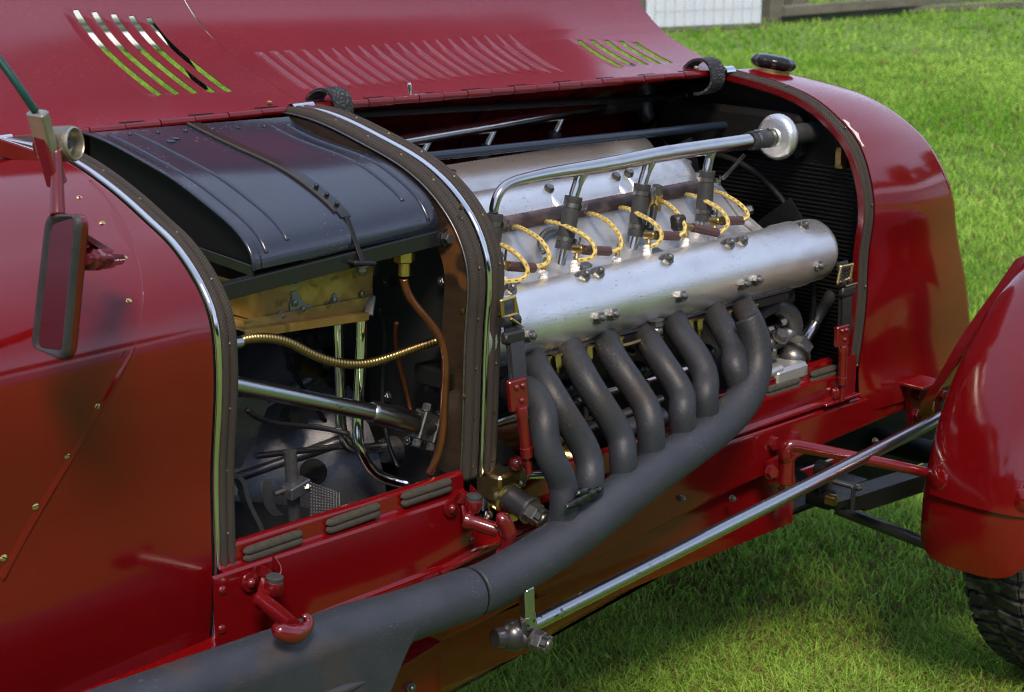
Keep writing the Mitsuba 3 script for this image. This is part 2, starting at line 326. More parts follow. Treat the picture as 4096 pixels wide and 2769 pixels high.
cord('cockpit_cowl__chrome_bead', dsec(SCU, 140), XS + .004, .003, .0042, 'm_chrome', label='polished chrome bead along the cockpit opening')
for dx in (.0145, .0265): cord('cockpit_cowl__webbing', SW, XS + dx, -.0005, .0068, label='woven brown bonnet webbing behind the chrome bead')
add('cockpit_cowl__flange', sheet(grid(at_x(off(dsec(SCU, 120), -.004), XS - .002), at_x(off(dsec(SCU, 120), -.010), XS + .034)), .003, flip=True), 'm_black', 40)
for p in SW[8::14]:
    add('cockpit_cowl__webbing_pin', ball(np.array([XS + .021, p[0] - .003, p[1] + .002]), .0022, 1), 'm_nut')
# fairing over the rear of the cowl: lip, screws
lip = spl(A([[-0.3306,0.2306,1.0518],[-0.3338,0.2018,1.0419],[-0.3468,0.1497,1.0229],[-0.3668,0.0917,0.9985],[-0.3831,0.0548,0.9761],[-0.3994,0.0274,0.9523],[-0.4166,0.0077,0.927],[-0.4347,-0.0033,0.9008],[-0.4573,-0.008,0.8746],[-0.49,-0.0089,0.8344],[-0.5428,-0.003,0.7665],[-0.5834,0.0019,0.7124],[-0.618,0.002,0.6661]]), 120)
S_ = dsec(SCU, 200); nS = off(S_, 1.0) - S_
nl = np.array([nS[np.argmin(np.abs(S_[:, 1] - p[2]))] for p in lip]); nl = np.column_stack([np.zeros(len(lip)), nl])
add('cockpit_cowl__seam_lip', tube(lip + nl * .0001, .0036, 12), 'm_paint', True)
lip2 = spl(A([[-0.3491,0.217,1.0475],[-0.3533,0.1888,1.0378],[-0.3655,0.1389,1.0187],[-0.3841,0.082,0.9945],[-0.3986,0.0476,0.9717],[-0.412,0.0242,0.9497],[-0.4274,0.0069,0.9265],[-0.4449,-0.0036,0.9028],[-0.4672,-0.008,0.8782],[-0.4986,-0.0095,0.8416],[-0.5529,-0.0046,0.7745],[-0.5918,0.0005,0.7229],[-0.6275,0.0011,0.6775]]), 120)
add('cockpit_cowl__seam_band', sheet(grid(lip + [.0, -.0022, .0014], lip2 + [0, .0006, 0], 5), .0012), 'm_paint', 50)
for p in A([[-0.3699,0.195,1.0402],[-0.3771,0.1355,1.0175],[-0.4203,0.0219,0.9478],[-0.4502,-0.0047,0.8967],[-0.4906,-0.0092,0.8451],[-0.5313,-0.006,0.7943],[-0.5723,-0.0012,0.7424],[-0.6148,0.0011,0.6917],[-0.3907,0.07,0.9866]]):
    h = rev([(.0052, -.001), (.0052, .0006), (.0045, .0020), (.0028, .0028), (.001, .0031)], p, [.0, -1, .25], 16)
    add('cockpit_cowl__screw', h, 'm_brass', 40, label='slotted brass screw in the red cockpit panel')
    t = rng.uniform(0, 3.1); nn = unit([0, -1, .25]); e1 = np.array([math.cos(t), 0, 0]) + unit(np.cross(nn, [1, 0, 0])) * math.sin(t)
    add('cockpit_cowl__screw_slot', obox(p + nn * .0030, e1 * .0044, np.cross(nn, e1) * .0005, nn * .0006), 'm_soot', False)
# thin chrome strips of the aero screen, far left
for dz in (0, .010):
    add('aero_screen__strip', tube(spl(A([[-0.3967,0.36,1.1064],[-0.3624,0.345,1.0948],[-0.334,0.33,1.0814]]) + [0, 0, -dz * .4], 20) + [-.012, 0, -dz], .0024, 10), 'm_chrome', True)
add('aero_screen__frame', bar(A([-0.406,0.345,1.0978]), A([-0.3395,0.31,1.0677]), .012, .02), 'm_redpart')

# ------------------------------------------------------------------ firewall: ash frame, webbing, chrome bead, bulkhead sheet
F = dsec(FWL, 160)
wood = at_x(off(F, -.008), .112); inner = at_x(off(F, -.052), .112)
add('firewall__wood_frame', sheet(grid(wood, inner, 3), .055, flip=True), 'm_wood', 30, label='dark varnished ash frame of the firewall')
add('firewall__edge_strip', tube(resample(at_x(off(F, -.0035), .1105), .008), .0016, 8), 'm_nut', True)
for dx in (-.0285, -.0165): cord('firewall__webbing', F, XF + dx, -.002, .0078, label='woven brown webbing behind the chrome bead')
for dx in (.0115, .0215): cord('firewall__webbing', F, XF + dx, -.002, .0066, label='woven brown webbing in front of the chrome bead')
cord('firewall__chrome_bead', F, XF - .003, .0015, .0048, 'm_chrome', n=12, label='polished chrome bead over the firewall')
add('firewall__band', sheet(grid(at_x(off(F, -.010), .115), at_x(off(F, -.010), .178)), .004, flip=True), 'm_wood', 40)
for i, p in enumerate(F[20::15]):
    for dx in (-.0225, .0165):
        add('firewall__webbing_pin', rev([(.0018, 0), (.0018, .0010), (.001, .0014)], np.array([XF + dx, p[0] - .0042, p[1] + (.002 if i < 4 else 0)]), [0, -1, .5 if i < 4 else 0], 10), 'm_brass')
FI = off(F, -.045)
bulk = np.vstack([at_x(FI, .135), [[.135, FI[-1, 0], .35], [.135, .75, .35], [.135, .80, .9], [.135, .6, 1.03]]])
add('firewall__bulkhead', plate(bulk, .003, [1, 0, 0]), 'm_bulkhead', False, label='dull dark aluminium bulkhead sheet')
for p in A([[0.111,0.0187,0.8468],[0.111,0.0207,0.9903],[0.111,0.0181,0.7243]]):
    add('firewall__plug', rev([(.0045, 0), (.0045, .0015), (.0015, .002)], p, [-1, 0, 0], 14), 'm_bronze')
# foot, chrome cup under the webbing
add('firewall__foot', cat([rev([(.011, 0), (.012, .006), (.007, .010), (.006, .03)], A([0.16,0.0257,0.5335]), [0, 0, 1], 18)]), 'm_chrome')

# ------------------------------------------------------------------ far side of the bay, floor, core: closes the bay
hy = lambda x: np.interp(x, [XS, XF, XR], [SCU[0, 0], FWL[0, 0], RAD[0, 0]])
def mirrored(S): return np.column_stack([2 * S[0, 0] - S[:, 0], S[:, 1]])
def Sx(x, n=80):
    a, b, c = dsec(upto(SCU, .57), n), dsec(upto(FWL, .57), n), dsec(upto(RAD, .57), n)
    if x <= XF: t = (x - XS) / (XF - XS); return a * (1 - t) + b * t
    t = (x - XF) / (XR - XF); return b * (1 - t) + c * t
G = np.stack([at_x(mirrored(Sx(min(x, XR))), x) for x in np.linspace(XS, XR + .03, 24)])
add('far_bonnet__panel', sheet(G, .002, flip=True), 'm_redpart', 50, label='closed far half of the bonnet, seen from inside')
for u in (.70, .86):
    G2 = np.stack([at_x(mirrored(Sx(x))[6:70], x) - [0, .004, .002] for x in (u, u + .004)])
    add('far_bonnet__rib', sheet(G2, .008), 'm_soot')
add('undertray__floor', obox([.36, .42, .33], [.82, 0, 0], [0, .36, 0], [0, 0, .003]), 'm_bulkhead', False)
add('undertray__belly', sheet(np.stack([A([[x, .03, .47], [x, .02, .40], [x, .025, .33], [x, .045, zb + .02], [x, .10, zb - .03], [x, .40, zb - .07], [x, .75, zb - .03], [x, .80, .47]]) for x, zb in zip([-1.3, .1, .5, .84, .885, .90], [.24, .255, .298, .332, .350, .395])]), .003), 'm_paint', 50, label='dark red undertray curving under the chassis')

# ------------------------------------------------------------------ open bonnet: near half folded right over the centre hinge
def arc(S, n=420):
    p = spl(S, n); return p, np.r_[0, np.cumsum(np.linalg.norm(np.diff(p, axis=0), axis=1))]
def flipped(S, ang):
    p, s = arc(S); h = p[0]; r = h - p; a = math.radians(ang)
    return np.stack([h[0] + math.cos(a) * r[:, 0] - math.sin(a) * r[:, 1], h[1] + math.sin(a) * r[:, 0] + math.cos(a) * r[:, 1]], 1), s
def panel(A0, xa, B0, xb, ang, X, Sv):
    a, ta = flipped(A0, ang); b, tb = flipped(B0, ang)
    ia = np.stack([np.interp(Sv, ta, a[:, k]) for k in (0, 1)], 1); ib = np.stack([np.interp(Sv, tb, b[:, k]) for k in (0, 1)], 1)
    t = (X - xa) / (xb - xa)
    return np.concatenate([np.repeat(X[:, None, None], len(Sv), 1), ia[None] * (1 - t)[:, None, None] + ib[None] * t[:, None, None]], 2)
def away(G):
    N = np.cross(np.gradient(G, axis=0), np.gradient(G, axis=1)); N /= np.linalg.norm(N, axis=2, keepdims=True)
    return N * np.where(N[..., 1:2] > 0, 1, -1)
def bonnet(key, A0, xa, B0, xb, ang, x0, x1, grooves, slots, smax, label):
    """grooves: (x, s0, s1, width, depth); slots: (x, s0, s1, width) cut right through with a pressed lip beside it"""
    xl = list(np.linspace(x0, x1, int((x1 - x0) / .004)))
    for g in grooves: xl += list(g[0] + g[3] * np.linspace(-.6, .6, 11))
    for g in slots: xl += list(g[0] - np.linspace(.001, .018, 7)) + list(g[0] + g[3] * np.linspace(0, 1, 4)) + [g[0] + g[3] + .001, g[0] + g[3] + .004]
    X = np.unique(np.round(xl, 4)); X = X[np.r_[True, np.diff(X) > .0004]]
    sl = list(np.r_[np.linspace(.004, .42, 110), np.linspace(.43, smax, 12)])
    for g in grooves + slots: sl += [g[1], g[2], g[1] + .004, g[2] - .004, g[1] + .008, g[2] - .008]
    Sv = np.unique(np.round(sl, 4)); Sv = Sv[np.r_[True, np.diff(Sv) > .0009]]
    G = panel(A0, xa, B0, xb, ang, X, Sv); N = away(G)
    D = np.zeros(G.shape[:2]); XX, SS = np.meshgrid(X, Sv, indexing='ij')
    hole = np.zeros((len(X) - 1, len(Sv) - 1), bool); xc, sc = (X[1:] + X[:-1]) / 2, (Sv[1:] + Sv[:-1]) / 2
    for gx_, s0, s1, w, d in grooves:
        e = np.clip(np.minimum(SS - s0, s1 - SS) / .010, 0, 1); e = np.sqrt(np.clip(1 - (1 - e) ** 2, 0, 1))
        u = (XX - gx_) / (w / 2 + 1e-9); D = np.maximum(D, d * np.clip(np.minimum((u + 1) / 1.55, (1 - u) / .45), 0, 1) * e)
    for gx_, s0, s1, w in slots:
        hole |= ((xc > gx_) & (xc < gx_ + w))[:, None] & ((sc > s0) & (sc < s1))[None]
        e = np.clip(np.minimum(SS - s0 + .006, s1 - SS + .006) / .016, 0, 1)
        u = np.clip(1 - (gx_ - XX) / .017, 0, 1) * (XX <= gx_ + 1e-6); D = np.maximum(D, .0026 * np.sin(u * np.pi / 2) * e)
    G = G + N * D[..., None]
    m, n = G.shape[:2]
    v = np.vstack([G.reshape(-1, 3), (G + N * .0016).reshape(-1, 3)])
    i, j = np.meshgrid(np.arange(m - 1), np.arange(n - 1), indexing='ij'); keep = ~hole
    q = np.stack([i * n + j, (i + 1) * n + j, (i + 1) * n + j + 1, i * n + j + 1], -1)[keep]
    K = m * n; rim = []
    pad = np.pad(keep, 1)
    for (di, dj, ca, cb) in ((-1, 0, (0, 1), (0, 0)), (1, 0, (1, 0), (1, 1)), (0, -1, (0, 0), (1, 0)), (0, 1, (1, 1), (0, 1))):
        ed = keep & ~pad[1 + di:m + di, 1 + dj:n + dj]; ii, jj = np.nonzero(ed)
        a = (ii + ca[0]) * n + jj + ca[1]; b = (ii + cb[0]) * n + jj + cb[1]
        rim.append(np.stack([a, b, b + K, a + K], 1))
    q = np.vstack([q, q[:, ::-1] + K] + rim)
    add(key, mesh(v, np.vstack([q[:, [0, 1, 2]], q[:, [0, 2, 3]]])), 'm_satin', 40, label=label)
    return G
ANG = 8
bonnet('bonnet__front_panel', FWL, XF, RAD, XR, ANG, .168, 1.045,
       [(np.interp(t, [0, 1], [.212, .700]) , np.interp(t, [0, 1], [.078, .062]), np.interp(t, [0, 1], [.212, .180]), .0165, .0050) for t in np.linspace(0, 1, 20)],
       [(x, .062, s1, .0085) for x, s1 in zip((.834, .863, .892, .921, .948), (.172, .170, .166, .160, .153))], .62,
       'main bonnet panel folded back, with a row of closed pressed louvres and five open slots')
bonnet('bonnet__rear_panel', SCU, XS, FWL, XF, ANG, -.42, .1655, [], [(x, s0, s1, .0085) for x, s0, s1 in zip((-.016, .010, .037, .063, .088), (.116, .112, .108, .104, .100), (.364, .355, .346, .338, .330))], .62,
       'smaller rear bonnet panel folded back, with five open louvre slots')
hz = lambda x: np.interp(x, [XS, XF, XR], [SCU[0, 1], FWL[0, 1], RAD[0, 1]])
H = lambda x, dy=0, dz=0: np.array([x, hy(x) + dy, hz(x) + dz])
for i, x in enumerate(np.arange(-.30, .125, .0535)):
    add('bonnet__hinge_knuckle', tube([H(x + .0006), H(min(x + .0525, .124))], .0062 if i % 2 else .0068, 16), 'm_redpart', 40)
for i, x in enumerate(np.arange(.166, 1.0, .0470)):
    add('bonnet__hinge_knuckle', tube([H(x + .0006), H(min(x + .0460, 1.012))], .0064 if i % 2 else .0069, 16), 'm_redpart', 40)
    if i % 2 == 0: add('bonnet__hinge_tab', obox(H(x + .024, .012, .0045), [.0175, -.003, 0], [0, .0045, .0008], [0, 0, .0006]), 'm_soot', False)
for x in np.arange(-.25, .12, .107): add('bonnet__hinge_tab', obox(H(x + .024, .012, .0045), [.0185, -.003, 0], [0, .0045, .0008], [0, 0, .0006]), 'm_soot', False)
for x, w in ((.1435, .018), (1.027, .011), (-.318, .014)):
    a = np.linspace(-1.9, 1.6, 14); pr = np.stack([np.sin(a) * -.0085, np.cos(a) * .0085], 1)
    pr = np.vstack([pr[:1] + [-.002, -.012], pr])
    G = np.stack([np.array([H(x + s) + [0, q[0], q[1]] for q in pr]) for s in (-w, w)])
    add('bonnet__hinge_clip', sheet(G, .0012, flip=True), 'm_chrome', 40, label='polished clip holding the centre hinge')
add('bonnet__toggle', cat([rev([(.0026, 0), (.0040, .012), (.0040, .018), (.0022, .0215)], H(.344, .004, .004), [-.12, 0, 1], 14), obox(H(.360, .003, .006), [.010, -.001, 0], [0, .004, 0], [0, 0, .001], .0006)]), 'm_chrome', label='small polished toggle on the bonnet edge')
for p in A([[0.1123,0.4343,1.094],[0.9176,0.2785,1.094]]): add('bonnet__screw', rev([(.0042, -.002), (.0042, .001), (.0025, .0025)], p, [0, -.2, 1], 12), 'm_brass')
for x, w in ((.2025, .0175), (.982, .0180)):
    yh, zh = hy(x), hz(x)
    path = spl(A([[x - .010, yh + .038, zh + .009], [x - .008, yh + .026, zh + .021], [x - .004, yh + .006, zh + .0275], [x, yh - .011, zh + .020], [x + .002, yh - .0195, zh], [x + .001, yh - .0175, zh - .020], [x - .003, yh - .004, zh - .034], [x - .006, yh + .015, zh - .038]]), 40)
    G = np.stack([path + [s, 0, 0] for s in np.linspace(-w, w, 4)])
    add('bonnet__leather_loop', sheet(G, .0045), 'm_oldleather', 40, label='worn black leather loop over the hinge')

sp_ = spl(A([[0.1413,0.8,1.0954],[0.1603,0.8,1.184],[0.1813,0.8,1.1612],[0.1999,0.8,1.1355],[0.2227,0.8,1.1033],[0.2458,0.8,1.0676]])[1:], 20)
add('far_bonnet__strap', sheet(np.stack([sp_, sp_ + [.020, 0, 0]]), .004), 'm_oldleather', 40, label='black leather strap seen through the open slots')
# ------------------------------------------------------------------ radiator cowl
R = dsec(upto(RAD, .5), 90); R = np.vstack([R, [[R[-1, 0], .50]]])
def cowl_x(z): return 1.215 + (1.06 - z) * .43
rows = []
for t in np.linspace(0, 1, 14):
    s = off(R, -.012 * t ** 2); s = s - np.column_stack([0 * s[:, 0], np.full(len(s), .010 * t * t)]); s[:, 0] += -.012 * np.sin(t * np.pi) * np.clip((1.0 - s[:, 1]) * 4, 0, 1)
    rows.append(np.column_stack([(XR + .012) * (1 - t) + cowl_x(s[:, 1]) * t, s]))
for k in range(1, 6):
    a = k / 5 * np.pi / 2; s = off(R, -.012 - .03 * (1 - math.cos(a))); s[:, 1] -= .010
    rows.append(np.column_stack([cowl_x(s[:, 1]) + .03 * math.sin(a), s]))
half = np.stack(rows); cy = RAD[0, 0]
far = half.copy(); far[..., 1] = 2 * cy - far[..., 1]
add('radiator_cowl__shell', sheet(np.concatenate([far[:, ::-1][:, :-1], half], 1), .002, flip=True), 'm_paint', 50, label='glossy dark red radiator cowl')
add('radiator_cowl__ledge', sheet(grid(at_x(off(R, -.013), XR - .012), at_x(off(R, -.013), XR + .02)), .003), 'm_redpart', 40)
add('radiator_cowl__rim', sheet(grid(at_x(off(R, -.014), XR - .013), at_x(off(R, -.004), XR - .013)), .002), 'm_redpart', 40)
Rw = upto(R, .583)
for dx, o in ((-.004, -.006), (.0055, -.004)): cord('radiator_cowl__webbing', Rw, XR + dx, o, .0062, label='worn woven webbing on the radiator cowl edge')
b_ = R[(R[:, 1] > .962) & (R[:, 1] < 1.012)]; wv = .5 + .5 * np.sin(np.linspace(.3, 2.9, len(b_)))
add('radiator_cowl__bare_patch', sheet(np.stack([np.column_stack([XR + .0140 + .011 * t * wv * (.7 + .3 * np.sin(np.arange(len(b_)) * 1.9)) + .0012 * np.sin(np.arange(len(b_)) * 2.3), off(b_, .0030 + .0003 * (t == .5))]) for t in (0, .5, 1)]), .0003), 'm_chip', 40, label='patch of bare metal where the paint has chipped')
for p in Rw[14::17]: add('radiator_cowl__webbing_pin', ball(np.array([XR + .001, p[0] - .004, p[1] + .002]), .002, 1), 'm_nut')
core = np.vstack([R[:, :], [[.6, .5]], np.column_stack([2 * cy - R[::-1, 0], R[::-1, 1]])])
add('radiator__core', plate(at_x(np.vstack([off(R, -.02), np.column_stack([2 * cy - off(R, -.02)[::-1, 0], off(R, -.02)[::-1, 1]])[1:]]), 1.06), .05, [1, 0, 0]), 'm_core', False, label='dark finned radiator core')
add('radiator__surround', plate(at_x(np.vstack([off(R, -.004), np.column_stack([2 * cy - off(R, -.004)[::-1, 0], off(R, -.004)[::-1, 1]])[1:]]), 1.112), .004, [1, 0, 0]), 'm_soot', False)
fins = [obox([1.0585, cy, z], [.0015, 0, 0], [0, .26, 0], [0, 0, .0012]) for z in np.arange(.56, .93, .0075)]
add('radiator__fin', cat(fins), 'm_matte', False, kind='stuff')
add('radiator__header_tank', obox([1.043, cy, .975], [.016, 0, 0], [0, .16, 0], [0, 0, .04], .01), 'm_core')
add('radiator__drain_plug', hexnut(A([1.05,0.0615,0.9301]), [0, 0, 1], .011, .035, False), 'm_bronze', 20)
# filler cap: scalloped black knob on a brass collar
c0 = A([1.142,0.285,1.0735]); ax = unit([.20, -.06, 1])
n = 72; a = np.linspace(0, 2 * np.pi, n, endpoint=False); sc_ = 1 - .055 * np.clip(np.cos(9 * a), 0, 1) ** 1.2
ex = unit(np.cross([0, 1, 0], ax)); ey = np.cross(ax, ex)
prof = [(.000, .0135), (.022, .0125), (.0315, .0095), (.033, .008), (.0375, .003), (.0385, -.001), (.0365, -.0065), (.031, -.011), (.02, -.012), (0, -.012)]
prof = [(r * 1.1, h * 1.02 - .003) for r, h in prof]
prof = [(r, h + .0155) for r, h in prof]
V = np.array([c0 + ax * h + (ex[None] * np.cos(a)[:, None] + ey[None] * np.sin(a)[:, None]) * (r * (sc_ if .033 < r else np.ones(n)))[:, None] for r, h in prof]).reshape(-1, 3)
i, j = np.meshgrid(np.arange(len(prof) - 1), np.arange(n), indexing='ij'); q = np.stack([i * n + j, (i + 1) * n + j, (i + 1) * n + (j + 1) % n, i * n + (j + 1) % n], -1).reshape(-1, 4)
add('radiator_cowl__filler_cap', mesh(V, np.vstack([q[:, [0, 1, 2]], q[:, [0, 2, 3]]])), 'm_black', 40, label='black scalloped radiator filler cap')
add('radiator_cowl__cap_collar', rev([(.033, -.014), (.033, -.001), (.031, .000)], c0, ax, 40), 'm_bronze', 40)
add('radiator_cowl__cap_plinth', rev([(.047, -.022), (.046, -.0125), (.040, -.0090), (.033, -.0085)], c0, ax, 40), 'm_paint', 40)

# ------------------------------------------------------------------ black tank under the scuttle
tx0, tx1 = -.212, .106
T1 = sec(A([[0.106,0.3821,1.078],[0.106,0.2714,1.0508],[0.106,0.1686,1.0364],[0.106,0.1194,1.0187],[0.106,0.0864,1.0007],[0.106,0.0663,0.9801],[0.106,0.0603,0.9626],[0.106,0.0631,0.953]]))
T0 = sec(A([[-0.212,0.4335,1.0809],[-0.212,0.3631,1.0732],[-0.212,0.2888,1.0578],[-0.212,0.2183,1.0411],[-0.212,0.1508,1.0181],[-0.212,0.1081,1.0017],[-0.212,0.0789,0.9856],[-0.212,0.0627,0.9688],[-0.212,0.0577,0.9476]]))
t0, t1 = dsec(T0, 70), dsec(T1, 70)
def tank(x, o=0):
    t = (x - tx0) / (tx1 - tx0); return at_x(off(t0 * (1 - t) + t1 * t, o), x)
add('tank__shell', sheet(np.stack([tank(x) for x in np.linspace(tx0, tx1, 20)]), .0018, flip=False), 'm_tank', 60, label='black painted curved tank with pressed ribs')
add('tank__edge_bead', tube(resample(tank(tx0, .001), .006), .0026, 8), 'm_tank', True)
for x, e in ((-.150, .93), (-.188, .97), (.062, .86), (.088, .97)):
    add('tank__rib', tube(resample(tank(x, -.0006)[4:int(70 * e)], .006), .0032, 10), 'm_tank', True)
G = np.stack([tank(x, .0022)[:62] for x in (-.052, -.036)])
add('tank__strap', sheet(G, .0018), 'm_black', 40, label='riveted black retaining strap over the tank')
add('tank__strap_felt', tube(resample(tank(-.0545, .002)[:60], .004), .0022, 6), 'm_felt', True)
for k in (49, 53, 57): add('tank__strap_rivet', ball(tank(-.044, .0045)[k], .0035, 1), 'm_black')
for p in tank(-.10, .001)[3:4]: pass
for x in np.linspace(-.16, .09, 7): add('tank__rivet', ball(tank(x, .001)[5], .0030, 1), 'm_tank')
for x, k in ((-.11, 10), (-.125, 12)): add('tank__boss', rev([(.007, -.002), (.007, .002), (.004, .003)], tank(x, 0)[k], [0, -.2, 1], 12), 'm_tank')
# end plate (dark) and the angle iron that carries the tank
add('tank__end_plate', plate(np.vstack([tank(tx0 + .012), [[tx0 + .012, .45, t0[-1, 1]]]]), .002, [1, 0, 0]), 'm_soot', False)
fa, fb = A([-0.3072,0.052,0.9317]), A([0.1203,0.052,0.9445])
ga, gb = A([-0.3049,0.056,0.9207]), A([0.1239,0.056,0.9311])
add('tank__angle_iron', cat([bar((A([-0.3071,0.052,0.9339]) + A([-0.3079,0.052,0.9186])) / 2, (A([0.1105,0.052,0.9545]) + A([0.1102,0.052,0.9361])) / 2, .004, .0205), bar(A([-0.2999,0.062,0.9333]), A([0.1198,0.062,0.953]), .022, .003)]), 'm_black', 30, label='black angle iron below the tank')
add('tank__brace', bar(A([-0.205,0.1835,0.9514]), A([-0.205,0.0662,0.9441]), .003, .014), 'm_black')
pe = A([0.1118,0.05,0.9436])
add('tank__angle_ear', rev([(.013, -.002), (.013, .002)], pe, [0, -1, 0.05], 24), 'm_black', 30)
add('tank__angle_bolt', hexnut(pe - [0, .002, 0], [-.25, -1, .05], .0085, .010, False), 'm_nut', 20)
ph = A([-0.0468,0.046,0.9341])
add('tank__strap_hook', cat([obox(ph, [.019, 0, -.003], [0, .012, 0], [0, 0, .003], .002), bar(ph + [0, -.004, .002], tank(-.044, .003)[61], .007, .003)]), 'm_matte', 30)
add('tank__strap_nut', hexnut(ph - [0, .002, .003], [0, 0, -1], .0085, .010, True), 'm_nut', 20)

# ------------------------------------------------------------------ footwell: brass box, hose, pipes, column, housing, pedals
q4 = A([[-0.1559,0.115,0.9058],[0.0345,0.115,0.9147],[0.0316,0.115,0.8638],[-0.1557,0.115,0.8592]])
add('brass_box__front', plate(q4, .002, [0, 1, 0]), 'm_patina', False, label='tarnished brass box with grey solder patches')
s4 = np.array([q4[0], q4[3], q4[3] + [-.015, .26, .01], q4[0] + [-.015, .26, .01]])
add('brass_box__end', plate(s4, .002, [1, 0, 0]), 'm_patina', False)
st = A([[-0.1886,0.1105,0.87],[0.0278,0.1105,0.8658],[0.0193,0.1095,0.8463],[-0.1893,0.1095,0.8568]])
add('brass_box__shelf', plate(st, .003, [0, 1, .2]), 'm_patina', False)
lipb = A([[-0.2002,0.096,0.856],[0.0076,0.096,0.8433]])
add('brass_box__tray', cat([bar(lipb[0], lipb[1], .004, .011), bar(lipb[0] + [0, .05, .004], lipb[1] + [0, .05, .004], .1, .003)]), 'm_patina', 30, label='bright brass drip tray edge')
add('brass_box__seam', bar(A([0.0271,0.1115,0.8658]), A([0.0123,0.1015,0.8428]), .012, .006), 'm_solder')
for p in A([[-0.104,0.1125,0.9084],[-0.1051,0.1125,0.8782],[-0.0915,0.1125,0.8668],[-0.127,0.1125,0.8635],[-0.0376,0.1125,0.8703],[0.0114,0.1125,0.8707]]):
    add('brass_box__screw', rev([(.0045, 0), (.0045, .0015), (.0022, .0028)], p, [0, -1, 0], 14), 'm_nut')
def blob(pts, th=.0009): return plate(pts, th, [0, -1, 0])
add('brass_box__solder_patch', blob(A([[-0.1105,0.1143,0.8937],[-0.1009,0.1143,0.8945],[-0.0938,0.1143,0.8855],[-0.0883,0.1143,0.8738],[-0.0756,0.1143,0.8704],[-0.0706,0.1143,0.8635],[-0.0767,0.1143,0.8604],[-0.0887,0.1143,0.8606],[-0.105,0.1143,0.8635],[-0.1129,0.1143,0.8696],[-0.1133,0.1143,0.8781],[-0.1086,0.1143,0.8856]])), 'm_solder', False, label='grey solder patch on the brass box')
for cx in A([[-0.1026,0.1143,0.9079],[-0.1256,0.1143,0.8629],[-0.0361,0.1143,0.8698]]):
    a = np.linspace(0, 6.283, 13)[:-1]; rr = .0085 * (1 + .2 * np.sin(a * 3 + cx[0] * 90))
    add('brass_box__solder_patch', blob(cx + np.stack([np.cos(a) * rr, 0 * a, np.sin(a) * rr], 1)), 'm_solder', False)
hose = spl(A([[-0.242,0.055,0.8609],[-0.2275,0.056,0.862],[-0.1968,0.06,0.8573],[-0.158,0.065,0.844],[-0.1149,0.07,0.8189],[-0.0666,0.075,0.7966],[-0.0125,0.08,0.7838],[0.0379,0.083,0.7835],[0.0825,0.078,0.7898],[0.1339,0.072,0.7934]]), 400)
hr = .0058 + .0009 * np.sin(np.arange(400) * 2 * np.pi / 5.5)
add('flexible_hose__conduit', tube(hose, hr, 14), 'm_bronze', True, label='ribbed bronze flexible conduit sagging across the footwell')
add('flexible_hose__ferrule', tube(A([[-0.2664,0.054,0.8617],[-0.2379,0.055,0.8607]]), .0074, 16), 'm_rod')
add('flexible_hose__nut', hexnut(A([0.1333,0.075,0.7917]), [1, .1, .2], .008, .010, False), 'm_nut', 20)
cp = spl(A([[0.046,0.066,0.8948],[0.0488,0.065,0.8804],[0.0545,0.06,0.8636],[0.0663,0.052,0.8444],[0.0816,0.045,0.8224],[0.0915,0.04,0.8009],[0.095,0.037,0.7775],[0.0947,0.037,0.7492],[0.0917,0.037,0.7116],[0.0888,0.038,0.6704],[0.0828,0.042,0.6386],[0.0722,0.05,0.6114]]), 80)
add('copper_pipe__pipe', tube(cp, .0060, 16), 'm_copper', True, label='bent copper pipe in front of the wood frame')
nt = A([0.0475,0.066,0.9287])
add('copper_pipe__nut', rev([(.0135, 0), (.0145, -.002), (.0145, -.014), (.0125, -.016)], nt + [0, 0, .004], [0, 0, 1], 6), 'm_brass', 20)
add('copper_pipe__sleeve', rev([(.0085, -.030), (.0085, -.01), (.009, 0)], nt, [0, 0, 1], 20), 'm_brass', 40)
for pts, r in ((A([[0.0479,0.16,0.8364],[0.048,0.16,0.779],[0.0423,0.16,0.722],[0.0385,0.16,0.6708],[0.0351,0.155,0.6432],[0.0416,0.15,0.6165],[0.0615,0.145,0.5911],[0.0835,0.135,0.5788],[0.0997,0.12,0.5731]]), .0082), (A([[0.0406,0.2,0.8116],[0.0402,0.2,0.7469],[0.0408,0.2,0.6879],[0.038,0.195,0.6533],[0.0447,0.19,0.633],[0.0709,0.19,0.6183],[0.1372,0.19,0.6085]]), .0078)):
    add('drain_pipe', tube(spl(pts, 60), r, 16), 'm_chrome', True, label='polished vertical pipe hooking forward at the bottom')
def seg(a, b, r0, r1=None, n=24): return tube([a, b], [r0, r1 or r0], n)
ca, cb, cc = A([-0.2591,0.1,0.8072]), A([0.021,0.1,0.7018]), A([0.0987,0.1,0.6694])
add('steering_column__tube', seg(ca, cb, .0122), 'm_rod', 40, label='bright steel steering column tube')
add('steering_column__outer_tube', rev([(.0135, 0), (.0168, .004), (.0168, np.linalg.norm(cc - cb))], cb - unit(cc - cb) * .01, cc - cb, 26), 'm_rod', 40)
cd = A([0.1359,0.1,0.6526])
add('steering_column__shaft', seg(cc, cd + unit(cc - cb) * .03, .011), 'm_nut', 40)
for f_ in (.12, .85):
    pc = cc + (cd - cc) * f_; w = unit(cc - cb)
    add('steering_column__clamp', obox(pc, w * .0065, [0, .012, 0], unit(np.cross(w, [0, 1, 0])) * .021, .002), 'm_nut', 30)
    for s in (1, -1): add('steering_column__bolt', hexnut(pc + unit(np.cross(w, [0, 1, 0])) * .021 * s + [0, -.004, 0], unit(np.cross(w, [0, 1, 0])) * s, .0068, .011, False), 'm_nut', 20)
add('steering_column__trunnion', rev([(.022, -.02), (.024, -.01), (.024, .02)], A([0.1573,0.13,0.6344]), [0, 1, 0], 24), 'm_darkrod', 40)
